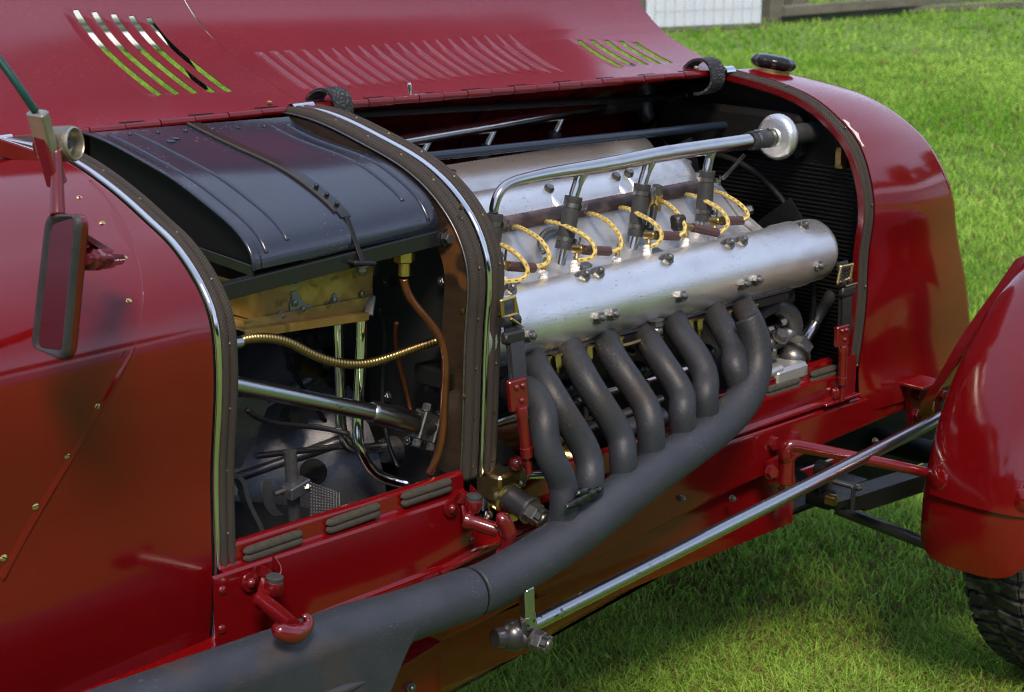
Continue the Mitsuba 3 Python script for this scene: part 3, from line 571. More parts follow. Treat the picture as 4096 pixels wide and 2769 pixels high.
# bell housing and toe boards
bh = rev([(.10, -.55), (.115, -.40), (.135, -.25), (.170, -.12), (.215, -.03), (.25, .02), (.26, .05)], [.06, .44, .50], [1, 0, 0], 64)
add('bell_housing__casting', bh, 'm_darkalu', 40, label='dark cast aluminium bell housing in the footwell')
for an in (2.1, 2.55):
    pts = A([[.06 + h, .44 - math.sin(an) * r, .50 - math.cos(an) * r] for r, h in ((.114, -.40), (.134, -.25), (.169, -.12), (.214, -.03), (.25, .02))])
    add('bell_housing__web', tube(spl(pts, 30), np.linspace(.004, .010, 30), 10), 'm_darkalu', True)
for p in A([[0.0194,0.24,0.5824],[-0.012,0.24,0.6742]]): add('bell_housing__plug', cat([rev([(.020, 0), (.020, .006), (.014, .007)], p, [-.6, -.8, .3], 24), rev([(.010, .005), (.010, .014)], p, [-.6, -.8, .3], 6)]), 'm_soot', 25)
for p in A([[0.1151,0.22,0.5724],[0.1588,0.22,0.5794]]): add('bell_housing__plug', rev([(.009, 0), (.009, .003), (.004, .006)], p, [-.3, -.8, .4], 18), 'm_bronze', 25)
add('footwell__toe_board', plate(A([[-0.168,0.2,0.7446],[-0.0853,0.2,0.7242],[-0.0987,0.2,0.6953],[-0.1377,0.2,0.6361],[-0.1732,0.2,0.6383]]), .003, [0, 1, 0]), 'm_darkalu', False, label='dull aluminium side sheet')
add('footwell__floor_sheet', obox([-.1, .25, .545], [.24, 0, -.03], [0, .14, .03], [0, 0, .002]), 'm_bulkhead', False)
add('footwell__back', obox([-.20, .62, .70], [.30, 0, 0], [0, .003, 0], [0, 0, .28]), 'm_soot', False)
G = spl(A([[-0.2465,0.09,0.6823],[-0.2279,0.09,0.6766],[-0.2136,0.09,0.6635],[-0.2075,0.09,0.6408],[-0.1967,0.088,0.6111],[-0.1857,0.086,0.581]]), 30)
add('pedal__lever', sheet(np.stack([G + [0, 0, 0], G + [.003, .020, .0]]), .006), 'm_darkalu', 40, label='curved steel pedal lever')
add('pedal__pivot', hexnut(A([-0.243,0.085,0.6588]), [0, -1, .1], .008, .01, False), 'm_nut', 20)
G = spl(A([[-0.1619,0.12,0.643],[-0.1657,0.118,0.6264],[-0.1599,0.12,0.6058],[-0.1427,0.124,0.5865]]), 16)
add('accelerator__pad', sheet(np.stack([G, G + [.020, .004, -.004]]), .002), 'm_darkalu', 40, label='small curved accelerator pad')
add('accelerator__rod', seg(A([-0.1368,0.13,0.615]), A([-0.108,0.13,0.6167]), .0042), 'm_nut')
add('accelerator__shaft', seg(A([-0.1075,0.13,0.6695]), A([-0.1025,0.13,0.563]), .0088), 'm_darkalu', 40)
add('accelerator__clamp', obox(A([-0.1052,0.122,0.6179]), [.017, 0, .004], [0, .012, 0], [0, 0, .009], .002), 'm_darkalu', 30)
add('accelerator__nut', hexnut(A([-0.0971,0.115,0.6189]), [1, -.8, .1], .006, .008, True), 'm_nut', 20)
kp = A([[-0.0966,0.1,0.6288],[-0.0479,0.1,0.6015],[-0.049,0.1,0.5665],[-0.0986,0.1,0.573]])
add('knurled_pad__plate', plate(kp, .002, [0, 1, 0]), 'm_darkalu', False, label='knurled metal foot pad')
kn = []
for i in range(11):
    for j in range(13):
        p = (kp[0] * (1 - i / 10) + kp[1] * i / 10) * (1 - j / 12) + (kp[3] * (1 - i / 10) + kp[2] * i / 10) * j / 12
        kn.append(rev([(.0015, 0), (.0004, .0014)], p, [0, -1, 0], 4, False))
add('knurled_pad__knurling', cat(kn), 'm_darkalu', False, kind='stuff')
add('footwell__cross_shaft', seg(A([0.0435,0.3,0.7267]), A([0.1135,0.3,0.6925]), .012, .010), 'm_bronze', 40)
add('footwell__shaft_end', rev([(.018, -.01), (.018, .012), (.008, .018)], A([0.1013,0.28,0.6976]), [.4, -.8, 0], 22), 'm_soot', 40)
add('footwell__bracket', obox(A([0.056,0.3,0.7297]), [.03, 0, -.006], [0, .01, 0], [0, 0, .014], .004), 'm_bulkhead')

for a_, b_ in ((A([-0.0187,0.24,0.77]), A([-0.0195,0.24,0.7476])), (A([0.0176,0.25,0.7808]), A([0.0169,0.25,0.7614]))): pass
add('footwell__hinge_plate', obox(A([0.0415,0.27,0.7694]), [.045, 0, 0], [0, .004, 0], [0, 0, .014], .002), 'm_bulkhead')
for p in A([[0.0158,0.262,0.775],[0.0368,0.262,0.775],[0.0564,0.262,0.7747]]): add('footwell__small_bolt', hexnut(p, [0, -1, .1], .0065, .005, False), 'm_darkrod', 20)
for p in A([[0.128,0.1927,0.8561],[0.128,0.1972,0.6834],[0.128,0.1062,0.7155],[0.128,0.0763,0.8749],[0.128,0.1503,0.6264]]): add('firewall__bolt', hexnut(p, [-1, 0, .1], .007, .006, True), 'm_darkrod', 20)
for pts, rr_, mt in ((A([[-0.0444,0.22,0.8136],[-0.0155,0.24,0.75],[0.0226,0.25,0.6944],[0.0619,0.26,0.6437]]), .0035, 'm_black'), (A([[0.0648,0.14,0.837],[0.0991,0.17,0.7609],[0.1029,0.18,0.6923],[0.0941,0.16,0.6319],[0.0968,0.14,0.5958]]), .0032, 'm_black'), (A([[-0.1546,0.16,0.7317],[-0.0959,0.18,0.6959],[-0.0188,0.2,0.6694],[0.0368,0.18,0.6503]]), .0040, 'm_darkrod'), (A([[0.0884,0.13,0.8155],[0.1089,0.15,0.7498],[0.1247,0.15,0.6939],[0.1185,0.13,0.6398]]), .0042, 'm_copper')):
    add('footwell__pipe', tube(spl(pts, 40), rr_, 10), mt, True)
add('footwell__link_rod', seg(A([-0.113,0.2,0.6475]), A([0.0612,0.2,0.6236]), .0045), 'm_darkrod')
add('footwell__clevis', obox(A([0.0612,0.2,0.6236]), [.012, 0, 0], [0, .008, 0], [0, 0, .008], .002), 'm_darkrod')
add('footwell__pump_body', rev([(.018, -.03), (.020, -.02), (.020, .02), (.014, .03)], A([0.1414,0.19,0.6021]), [1, 0, -.1], 22), 'm_darkalu', 40)
for p in A([[0.1329,0.195,0.607],[0.1326,0.195,0.5913]]): add('footwell__pump_screw', hexnut(p, [-.6, -.8, .1], .0055, .006, False), 'm_bronze', 20)
# ------------------------------------------------------------------ engine, near bank
cyy, czz, cr = .06, .797, .05
def camx(prof, a0=0, a1=2 * np.pi, n=56):
    a = np.linspace(a0, a1, n)
    return np.stack([np.stack([np.full(n, x), cyy - r * np.cos(a), czz + r * np.sin(a)], 1) for x, r in prof])
prof = [(.15, .0497), (.30, .05), (.302, .0492), (.305, .0492), (.307, .05), (.800, .0505), (.802, .0497), (.805, .0497), (.807, .0505), (.866, .0508), (.880, .0536), (.918, .0536), (.931, .0512), (.966, .0510), (.973, .0500), (.979, .0470), (.9825, .042), (.9845, .030), (.9855, .001)]
a0, a1 = math.radians(-58), math.radians(152)
Gc = camx(prof, a0, a1)
add('engine__cam_cover', sheet(Gc, .003), 'm_alu', 38, label='long polished aluminium cam cover above the exhaust pipes')
for an, w in ((a0, 1), ):
    lo = A([[x, cyy - (r + .000) * math.cos(an), czz + (r + .000) * math.sin(an)] for x, r in prof[:-5]])
    add('engine__cam_cover_lip', sheet(grid(lo + [0, .004, .001], lo + [0, -.0042, -.0015], 3), .003), 'm_alu', 30)
add('engine__cam_cover_end', rev([(.046, 0), (.046, .004), (.043, .006)], [1.0245, cyy, czz], [1, 0, 0], 40), 'm_alu', 30) if False else None
nd = unit([0, -.9, .36])
for p in A([[0.2318,0.0527,0.8465],[0.378,0.0453,0.8448],[0.4085,0.0449,0.8447],[0.561,0.0399,0.8428],[0.716,0.0424,0.8438],[0.748,0.0417,0.8435],[0.9155,0.0438,0.8443],[0.2266,0.0104,0.7909],[0.3725,0.0103,0.7915],[0.4024,0.0103,0.7916],[0.559,0.0102,0.7929],[0.7153,0.0111,0.7868],[0.7479,0.0108,0.7881],[0.9147,0.0114,0.7852]]):
    rad = unit([0, p[1] - cyy, p[2] - czz]); ax = unit(nd * .75 + rad * .45)
    add('engine__cam_cover_boss', rev([(.0150, -.016), (.0125, -.004), (.0118, .0004)], p - ax * .001, ax, 20), 'm_alu', 40)
    add('engine__cam_cover_nut', hexnut(p, ax, .0098, .0135, True), 'm_nut', 22, label='domed steel nut on the cam cover')
add('engine__cam_cover_nut', hexnut([.984, cyy - .015, czz + .028], [1, -.15, 0], .0075, .012, True), 'm_nut', 22)
# head joint and exhaust flange strip below the cover
lo0 = A([.14, .034, .752]); lo1 = A([.86, .034, .752])
add('engine__exhaust_flange', obox((lo0 + lo1) / 2 + [0, .004, -.012], [.37, 0, 0], [0, .011, 0], [0, 0, .0085], .002), 'm_matte')
add('engine__gasket', obox((lo0 + lo1) / 2 + [0, .001, -.001], [.37, 0, 0], [0, .011, 0], [0, 0, .0016]), 'm_darkrod')
add('engine__head_side', obox([.5, .075, .742], [.40, 0, 0], [0, .035, 0], [0, 0, .014], .003), 'm_soot')
for p in A([[0.2744,0.018,0.7393],[0.2974,0.018,0.7401],[0.3644,0.018,0.7399],[0.4307,0.018,0.7403],[0.597,0.018,0.7378],[0.6198,0.018,0.7358],[0.6915,0.018,0.7368],[0.7589,0.018,0.736]]):
    add('engine__exhaust_nut', hexnut(p + [0, 0, .010], [0, -.12, -1], .0082, .020, True, .004), 'm_brass', 20, label='tall brass nut on the exhaust flange')
p = A([0.5117,0.012,0.7458])
add('engine__oil_union', cat([hexnut(p + [0, 0, .018], [.05, -.15, -1], .0105, .012, False), ball(p, .0105, 3), hexnut(p - [0, 0, .010], [.05, -.15, -1], .0098, .012, True, .004)]), 'm_nut', 25, label='steel banjo union in the middle of the cam cover edge')
add('engine__oil_pipe', tube(spl(A([[0.4316,0.016,0.7365],[0.462,0.012,0.737],[0.5108,0.012,0.7425]]), 20), .0034, 10), 'm_bronze')
# cylinder block face between plugs and conduit
blk = np.stack([A([[x, .102, .825], [x, .138, .842], [x, .178, .872], [x, .198, .898]]) for x in (.14, .47, .80, .846)])
add('engine__block_face', sheet(blk, .01, flip=False), 'm_block', 30, label='plain grey aluminium cylinder head face behind the spark plugs')
add('engine__block_end', plate(A([[.846, .08, .80], [.846, .102, .825], [.846, .138, .842], [.846, .198, .898], [.846, .30, .93], [.846, .33, .78], [.846, .1, .70]]), .035, [1, 0, 0]), 'm_block', 30)
for x, c in ((.884, 'm_block'), ):
    add('engine__front_cover', plate(A([[x, .075, .79], [x, .10, .835], [x, .16, .868], [x, .22, .918], [x, .30, .915], [x, .32, .76], [x, .1, .68]]), .012, [1, 0, 0]), c, 30)
add('engine__front_nut', hexnut(A([0.9198,0.165,0.8568]), [1, -.4, .2], .009, .014, False), 'm_nut', 22)
# ignition conduit
cA, cB = A([.14, .19, .908]), A([.835, .19, .909])
add('engine__ignition_conduit', tube(resample(np.array([cA, cB]), .02), .0122, 24), 'm_conduit', 40, label='rusty brown ignition cable tube')
# inlet cam cover with tall nuts
iy, iz, ir = .262, .897, .047
a = np.linspace(math.radians(-25), math.radians(160), 40)
pr = [(.14, ir), (.72, ir), (.755, ir + .002), (.785, ir + .011), (.815, ir + .012), (.838, ir + .010), (.852, ir - .002), (.858, .028), (.859, .002)]
add('engine__inlet_cam_cover', sheet(np.stack([np.stack([np.full(40, x), iy - r * np.cos(a), iz + r * np.sin(a)], 1) for x, r in pr]), .003), 'm_alu', 40, label='second polished cam cover, behind the brown tube')
for p in A([[0.3745,0.238,0.9131],[0.5034,0.238,0.9304],[0.6619,0.238,0.93],[0.6934,0.238,0.9328],[0.8431,0.238,0.9307]]):
    ax = unit([0, -.5, .86])
    add('engine__inlet_boss', cat([rev([(.014, -.012), (.0105, .0), (.0095, .002)], p, ax, 18), tube([p + [0, -.004, -.004], p + [.004, -.040, -.036]], [.0095, .012], 14)]), 'm_alu', 40)
    add('engine__inlet_nut', hexnut(p, ax, .0082, .0165, False), 'm_nut', 22, label='tall steel nut on the inlet cam cover')
add('engine__valley', obox([.49, .33, .87], [.36, 0, 0], [0, .10, 0], [0, 0, .012]), 'm_alu')
# second bank behind
fy, fz, fr = .42, .905, .052
a = np.linspace(math.radians(-40), math.radians(150), 36)
pr = [(.16, fr), (.80, fr), (.84, fr + .010), (.89, fr + .011), (.92, fr + .006), (.93, fr - .006), (.936, .02), (.937, .002)]
add('engine__far_cam_cover', sheet(np.stack([np.stack([np.full(36, x), fy - r * np.cos(a), fz + r * np.sin(a)], 1) for x, r in pr]), .003), 'm_alu', 40, label='cam cover of the far bank')
add('engine__far_conduit', tube(resample(A([[0.4905,0.47,0.9271],[0.8646,0.47,0.9227]]), .02), .0135, 20), 'm_conduit', 40)
add('engine__far_conduit_band', tube(A([[0.6957,0.47,0.9216],[0.7077,0.47,0.9225]]), .0150, 20), 'm_brass', 40)
for p in A([[0.5274,0.41,0.9387],[0.6765,0.41,0.9362],[0.7082,0.41,0.9371],[0.865,0.41,0.9388]]):
    add('engine__far_nut', cat([rev([(.017, -.018), (.010, -.003)], p, [0, -.5, .86], 14), hexnut(p - [0, 0, .003], [0, -.5, .86], .0088, .014, True)]), 'm_nut', 22)
for p in A([[0.6538,0.36,0.8988],[0.6463,0.36,0.8967],[0.9452,0.36,0.8956]]):
    add('engine__valley_nut', hexnut(p, [.1, -.8, .5], .008, .009, True), 'm_nut', 22)
# knurled brass cap and grey cap near the firewall
for p, rr, mt in ((A([0.4012,0.36,0.9661]), .0155, 'm_brass'), (A([0.4041,0.34,0.9406]), .0175, 'm_nut')):
    kn = [rev([(rr, -.012), (rr * 1.03, -.011), (rr * 1.03, -.002), (rr * .97, 0), (.001, .0006)], p, [0, 0, 1], 36), rev([(rr * .75, -.05), (rr * .75, -.01)], p, [0, 0, 1], 20)]
    add('engine__filler_cap', cat(kn), mt, 30, label='knurled brass cap' if mt == 'm_brass' else None)
# ---- coolant manifold
mp = A([[0.279,0.13,0.9446],[0.2845,0.13,0.9621],[0.2963,0.13,0.9769],[0.3145,0.13,0.9844],[0.3421,0.13,0.987],[0.3908,0.13,0.9884],[0.4535,0.13,0.9877],[0.5558,0.13,0.9874],[0.6449,0.13,0.9891],[0.764,0.13,0.9881],[0.8826,0.13,0.9864]])
mr = np.array([.0072, .0072, .0073, .0076, .0085, .0098, .0110, .0122, .0126, .0128, .0128])
m80 = spl(mp, 110); d = np.r_[0, np.cumsum(np.linalg.norm(np.diff(mp, axis=0), axis=1) ** .7)]
add('coolant_manifold__pipe', tube(m80, np.interp(np.linspace(0, d[-1], 110), d, mr), 22), 'm_steel', True, label='polished coolant pipe across the top of the engine')
HO = [(A([[0.2808,0.13,0.9496],[0.2817,0.13,0.9429],[0.2724,0.13,0.8694],[0.2696,0.13,0.8433]]), .13), (A([[0.4624,0.13,0.9771],[0.451,0.13,0.9473],[0.4294,0.13,0.8684],[0.4171,0.13,0.8318]]), .13), (A([[0.6218,0.13,0.9777],[0.61,0.13,0.9468],[0.5963,0.13,0.865],[0.5823,0.13,0.8335]]), .13), (A([[0.778,0.13,0.9794],[0.7713,0.13,0.9488],[0.7634,0.13,0.8662],[0.7511,0.13,0.8317]]), .13)]
for i, (q, _) in enumerate(HO):
    if i: add('coolant_manifold__branch', tube(spl(np.array([q[0] + [.004, 0, .004], q[0] * .55 + q[1] * .45 + [.001, 0, 0], q[1], q[1] + (q[2] - q[1]) * .1]), 24), np.r_[np.linspace(.0108, .0080, 9), np.full(15, .0080)], 18), 'm_steel', True)
    ax = unit(q[2] - q[1]); L = np.linalg.norm(q[2] - q[1])
    h = np.linspace(0, L, 20); rr = .0134 + .0004 * np.sin(h * 90 + i)
    for hc in (.014, L - .016): rr = rr - .0012 * np.exp(-((h - hc) / .005) ** 2)
    add('coolant_manifold__rubber_hose', rev(np.column_stack([np.r_[.009, rr, .009], np.r_[0, h, L]]), q[1], ax, 26), 'm_rubber', 50, label='black rubber coolant hose with wire clips')
    for hc in (.014, L - .016):
        c = q[1] + ax * hc
        bn = rev([(.0137, -.0034), (.0139, -.0034), (.0139, .0034), (.0137, .0034)], c, ax, 30, False)
        e = unit(np.cross(ax, [-.6, -.8, .1])); e = -e if e[0] < 0 else e
        s = c + e * .0142 + A([-.004, -.006, 0])
        lug = [obox(s, e * .0018, unit(np.cross(ax, e)) * .0045, ax * .0042, .0006), obox(s + e * .004 + ax * .0005, e * .0034, unit(np.cross(ax, e)) * .003, ax * .0016, .0005), tube([s + e * .006 - ax * .008, s + e * .006 + ax * .008], .0018, 8)]
        add('coolant_manifold__hose_clip', cat([bn] + lug), 'm_nut', 35)
    if i:
        add('coolant_manifold__spigot', tube([q[2] - ax * .01, q[3] + ax * .01], .0082, 18), 'm_steel', 40)
        add('coolant_manifold__gland_nut', cat([rev([(.0125, 0), (.0125, .003), (.0165, .004), (.0165, .020), (.015, .022)], q[3] - ax * .004, ax, 6), rev([(.0150, -.002), (.0150, .004)], q[3] - ax * .004, ax, 22)]), 'm_nut', 22)
ax = unit(mp[-1] - mp[-2]); c = mp[-1]
add('coolant_manifold__joint_hose', rev([(.013, -.002), (.0155, -.002), (.0158, .012), (.0150, .018), (.0158, .026), (.0158, .052), (.0150, .060)], c, ax, 26), 'm_rubber', 45)
for h in (.012, .050):
    add('coolant_manifold__joint_clip', cat([rev([(.0160, -.003), (.0163, -.003), (.0163, .003), (.0160, .003)], c + ax * h, ax, 30, False), tube([c + ax * (h - .006) + [-.004, -.006, .0165], c + ax * (h + .008) + [-.004, -.006, .0165]], .0024, 8)]), 'm_nut', 35)
add('coolant_manifold__bell', rev([(.0165, .058), (.0175, .0625), (.031, .0635), (.0365, .0665), (.0392, .0725), (.0395, .079), (.0370, .085), (.030, .0885), (.019, .0895), (.019, .11)], c, ax, 44), 'm_alu', 50, label='round bell shaped end piece of the coolant pipe')
add('coolant_manifold__radiator_hose', tube([c + ax * .09, c + ax * .22], .017, 22), 'm_rubber', 40)
add('temperature_probe__spring', tube(spl(A([[0.9083,0.16,0.9564],[0.903,0.165,0.9488],[0.8925,0.175,0.9315],[0.8754,0.18,0.9178]]), 240), .0032 + .0007 * np.sin(np.arange(240) * 2 * np.pi / 8), 10), 'm_nut', True, label='coiled metal sheath running down from the coolant pipe')
# far bank manifold
fp = A([[0.3823,0.5,0.9916],[0.4255,0.5,0.9943],[0.6225,0.5,0.9991],[0.7749,0.5,1.0033],[0.928,0.5,1.0062]])
add('far_manifold__pipe', tube(spl(fp, 40), .0122, 20), 'm_steel', True, label='coolant pipe of the far bank in the shade')
add('far_manifold__joint_hose', seg(A([0.9232,0.5,1.0058]), A([1.0482,0.5,1.0074]), .0165), 'm_rubber', 40)
for p in A([[0.9436,0.5,1.0064],[1.0145,0.5,1.0072]]): add('far_manifold__clip', rev([(.0168, -.003), (.0172, -.003), (.0172, .003), (.0168, .003)], p, [1, 0, .02], 26, False), 'm_nut', 40)
add('far_manifold__elbow', tube(spl(A([[1.0075,0.52,1.0591],[1.0284,0.5,1.0427],[1.0336,0.49,1.0268],[1.0261,0.485,0.9993],[1.0322,0.48,0.9762]]), 30), np.linspace(.020, .013, 30), 18), 'm_darkalu', True)
pe = A([1.0387,0.48,0.969])
add('far_manifold__union', cat([rev([(.014, 0), (.014, .008)], pe, [.6, -.2, -1], 18), hexnut(pe + unit([.6, -.2, -1]) * .012, [.6, -.2, -1], .0135, .022, False)]), 'm_bronze', 25)
add('far_manifold__probe_spring', tube(spl(A([[1.036,0.46,0.9515],[1.0451,0.45,0.931],[1.0569,0.44,0.9085]]), 120), .0034 + .0008 * np.sin(np.arange(120) * 2 * np.pi / 8), 8), 'm_nut', True)
for q in (A([[0.4912,0.5,0.9902],[0.479,0.5,0.9716],[0.4686,0.5,0.9469]]), A([[0.6458,0.5,0.9952],[0.6265,0.5,0.9667],[0.6137,0.5,0.9361]]), A([[0.8158,0.5,1.0001],[0.7978,0.5,0.9719],[0.7867,0.5,0.9376]])):
    add('far_manifold__branch', seg(q[0], q[1], .0075), 'm_steel', 40); add('far_manifold__hose', seg(q[1], q[2], .0125), 'm_rubber', 40)
add('bay_stay__blue_rod', tube(A([[0.27,0.3,1.0067],[1.1582,0.3,0.9766]]), .0074, 18), 'm_blue', 40, label='dark blue stay rod across the engine bay')
add('bay_stay__black_rod', tube(A([[0.2252,0.42,1.0648],[1.067,0.42,1.0194]]), .0062, 14), 'm_soot', 40)
add('bay_stay__rod_end', rev([(.009, -.05), (.011, -.02), (.007, -.01), (.011, 0)], A([1.067,0.42,1.0194]), [1, -.06, 0], 14), 'm_bronze', 40)
# ---- plugs, caps, resistors, leads
YE, BK = np.array([.54, .41, .12]), np.array([.012, .012, .014])
def lead(pts, off_=0.0):
    p = resample(spl(np.asarray(pts), 300), .0011); n = 12; r = .0035
    m, U = tube(p, r, n, uv=True); k = len(p)
    L = U[:, 0] + off_; a = U[:, 1]
    ph = np.floor(a / (np.pi / 2) + .001) % 2 * .5
    dash = (((L / .0120 + ph) % 1.0) < .42) & ((np.floor(a / (np.pi / 6) + .01) % 3) == 1)
    col = np.where(dash[:, None], BK, YE)
    return m, col
LE = [A([[0.2919,0.135,0.8974],[0.2786,0.105,0.8985],[0.2771,0.08,0.8914],[0.2813,0.068,0.8795],[0.2826,0.063,0.8697],[0.279,0.063,0.8618],[0.2657,0.066,0.8569],[0.2403,0.072,0.8587]]),
      A([[0.3693,0.18,0.9037],[0.3634,0.165,0.9074],[0.3524,0.14,0.9088],[0.3432,0.115,0.9071],[0.3378,0.09,0.9014],[0.3354,0.075,0.8911],[0.3333,0.068,0.8817],[0.3282,0.066,0.8742],[0.3213,0.07,0.8697],[0.3085,0.075,0.8691]]),
      A([[0.4413,0.18,0.9029],[0.4362,0.165,0.9054],[0.4312,0.14,0.9058],[0.4258,0.105,0.9026],[0.4276,0.085,0.8957],[0.4328,0.074,0.8848],[0.4323,0.068,0.8755],[0.4275,0.067,0.8676],[0.4161,0.07,0.8638],[0.4025,0.075,0.8636]]),
      A([[0.5372,0.18,0.9024],[0.5338,0.165,0.9041],[0.5264,0.14,0.9024],[0.5154,0.112,0.898],[0.5087,0.09,0.8878],[0.4986,0.075,0.8795],[0.4932,0.07,0.8721],[0.4845,0.07,0.8682],[0.4706,0.075,0.8676]]),
      A([[0.6117,0.18,0.9021],[0.6063,0.165,0.9043],[0.5963,0.14,0.9051],[0.5873,0.11,0.9012],[0.5802,0.09,0.8995],[0.5824,0.076,0.8913],[0.586,0.069,0.8797],[0.5839,0.067,0.8719],[0.5785,0.07,0.8647],[0.5686,0.075,0.8604]]),
      A([[0.7081,0.18,0.9016],[0.6966,0.16,0.9033],[0.6804,0.13,0.9015],[0.67,0.105,0.8937],[0.657,0.084,0.886],[0.6476,0.072,0.8797],[0.6418,0.069,0.8748],[0.6361,0.07,0.8701],[0.6328,0.075,0.8679]]),
      A([[0.7764,0.18,0.9024],[0.7706,0.165,0.9046],[0.7601,0.14,0.9048],[0.7581,0.11,0.8986],[0.7558,0.09,0.8921],[0.7548,0.075,0.8816],[0.7526,0.069,0.8733],[0.7455,0.067,0.8667],[0.7396,0.07,0.8616],[0.7325,0.075,0.8595]]),
      A([[0.8408,0.175,0.8993],[0.8374,0.16,0.9013],[0.8228,0.13,0.9012],[0.817,0.105,0.8956],[0.8134,0.086,0.8881],[0.81,0.074,0.879],[0.8026,0.07,0.8742],[0.7953,0.075,0.8705]])]
for k, q in enumerate(LE):
    m, col = lead(q, k * .003)
    add('ignition__lead', m, 'm_cable', True, color=col, label='yellow plug lead with black tracer marks')
RS = [(A([[0.2546,0.088,0.8772],[0.2653,0.085,0.8746],[0.3091,0.076,0.8664]]), 0), (A([[0.3318,0.088,0.8775],[0.3553,0.086,0.8742],[0.4036,0.076,0.8633]]), 1), (A([[0.4163,0.088,0.8771],[0.4258,0.085,0.8747],[0.473,0.076,0.8668]]), 0),
      (A([[0.4935,0.088,0.8768],[0.5067,0.086,0.873],[0.5253,0.082,0.8689]]), 1), (A([[0.4916,0.088,0.877],[0.5207,0.086,0.8731],[0.5697,0.076,0.8598]]), 1), (A([[0.5809,0.088,0.8747],[0.5912,0.085,0.8736],[0.6352,0.076,0.8668]]), 0),
      (A([[0.6526,0.088,0.8799],[0.6813,0.085,0.8732],[0.733,0.076,0.8585]]), 1), (A([[0.7417,0.088,0.8753],[0.7553,0.085,0.8739],[0.7978,0.076,0.8696]]), 0)]
for q, t in RS:
    if t and abs(q[2][0] - q[1][0]) < .05: continue
    add('ignition__resistor', cat([seg(q[1], q[2], .0073, None, 18), rev([(.0073, 0), (.0068, .0012), (.004, .0014)], q[2], q[2] - q[1], 18)]), 'm_bakelite', 40, label='dark brown plug resistor tube')
    add('ignition__terminal', seg(q[0], q[1], .0056, None, 16), 'm_bronze', 40)
    c = q[0]
    if t: add('ignition__plug_cap', cat([obox(c + [.001, .003, .004], [.0115, 0, 0], [0, .010, -.001], [0, .002, .0125], .004)]), 'm_leather', 40, label='black square plug cap')
    else: add('ignition__terminal_ring', rev([(.0062, -.009), (.0072, -.007), (.0072, .007), (.0060, .009), (.003, .009)], c, [.3, -1, .15], 18), 'm_bronze', 40)
for q in (A([[0.2546,0.088,0.8723],[0.2546,0.088,0.8653]]), A([[0.3409,0.085,0.8679],[0.3346,0.085,0.8458]]), A([[0.4143,0.088,0.8708],[0.404,0.085,0.8479]]), A([[0.5037,0.085,0.8608],[0.4974,0.085,0.8468]]), A([[0.5039,0.085,0.8637],[0.4977,0.085,0.8452]]), A([[0.5799,0.088,0.8702],[0.5704,0.086,0.8445]]), A([[0.6671,0.085,0.869],[0.6592,0.085,0.8452]]), A([[0.7432,0.088,0.8704],[0.7321,0.086,0.8438]])):
    ax = unit(q[1] - q[0]); L = max(np.linalg.norm(q[1] - q[0]), .03) + .02
    ax = unit(ax * .6 + np.array([-.05, -.02, -.9]) * .4)
    add('ignition__plug_terminal', rev([(.0030, -.008), (.0034, .004), (.0046, .006), (.0046, .010), (.0036, .012)], q[0], ax, 14), 'm_brass', 40)
    pr = [(.0048, .011), (.0062, .012)]
    for i in range(6): pr += [(.0072, .0135 + i * .0056), (.0076, .0155 + i * .0056), (.0062, .0172 + i * .0056), (.0064, .0182 + i * .0056)]
    add('ignition__plug_insulator', rev(pr + [(.008, .05)], q[0], ax, 18), 'm_ceramic', 50, label='white ribbed spark plug insulator')
add('engine__head_nut', hexnut(A([0.2881,0.1,0.8387]), [0, -.3, 1], .012, .008, False), 'm_nut', 22)
for p in A([[0.4439,0.1,0.8413],[0.6093,0.1,0.8383]]): add('engine__head_nut', hexnut(p, [0, -.3, 1], .012, .008, False), 'm_nut', 22)
# oil feed tap on the conduit, looped pipe on the block
p = A([0.6763,0.16,0.9059])
add('oil_feed__tap', rev([(.0115, -.014), (.0115, .012), (.009, .014)], p, [0, -.15, 1], 20), 'm_brass', 40)
add('oil_feed__nut', hexnut(p + [0, -.002, .013], [0, -.15, 1], .0088, .015, False), 'm_nut', 22)
add('oil_feed__pipe', tube(spl(A([[0.6684,0.155,0.8982],[0.6488,0.14,0.8919],[0.6142,0.115,0.8845],[0.5947,0.1,0.8786]]), 20), .0062, 14), 'm_black', True)
add('oil_loop__pipe', tube(spl(A([[0.478,0.17,0.8891],[0.4587,0.168,0.8906],[0.4321,0.163,0.8928],[0.4112,0.155,0.891],[0.3905,0.142,0.8855],[0.3792,0.13,0.8801],[0.373,0.118,0.874]]), 50), .0050, 12), 'm_nut', True, label='thin bright pipe looping over the head face')
# ---- crankcase side behind the exhaust pipes
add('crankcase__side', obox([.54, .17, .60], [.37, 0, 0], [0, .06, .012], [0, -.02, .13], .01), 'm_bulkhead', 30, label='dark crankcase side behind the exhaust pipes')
add('crankcase__pipe', tube(A([[0.2346,0.085,0.6441],[0.6781,0.085,0.6407]]), .0085, 16), 'm_steel', 40)
add('crankcase__pipe', tube(A([[0.3365,0.075,0.5892],[0.6013,0.075,0.6064]]), .0070, 16), 'm_nut', 40)
add('crankcase__pipe', tube(A([[0.3554,0.065,0.5344],[0.5065,0.065,0.5379]]), .011, 16), 'm_darkrod', 40)
add('crankcase__pipe', tube(A([[0.4905,0.07,0.5768],[0.5963,0.07,0.579]]), .016, 18), 'm_darkalu', 40)
for p in A([[0.3787,0.07,0.6687],[0.5425,0.07,0.6653],[0.7086,0.07,0.6623]]):
    add('crankcase__oil_cup', rev([(.006, -.03), (.016, -.022), (.0185, -.012), (.0175, .0), (.012, .010), (.005, .0145), (.0005, .015)], p, [.2, -.8, .45], 26), 'm_black', 60, label='glossy black domed cap on the crankcase')
    add('crankcase__oil_cup_knob', ball(p + [.008, -.006, -.022], .0075, 2), 'm_black', 60)
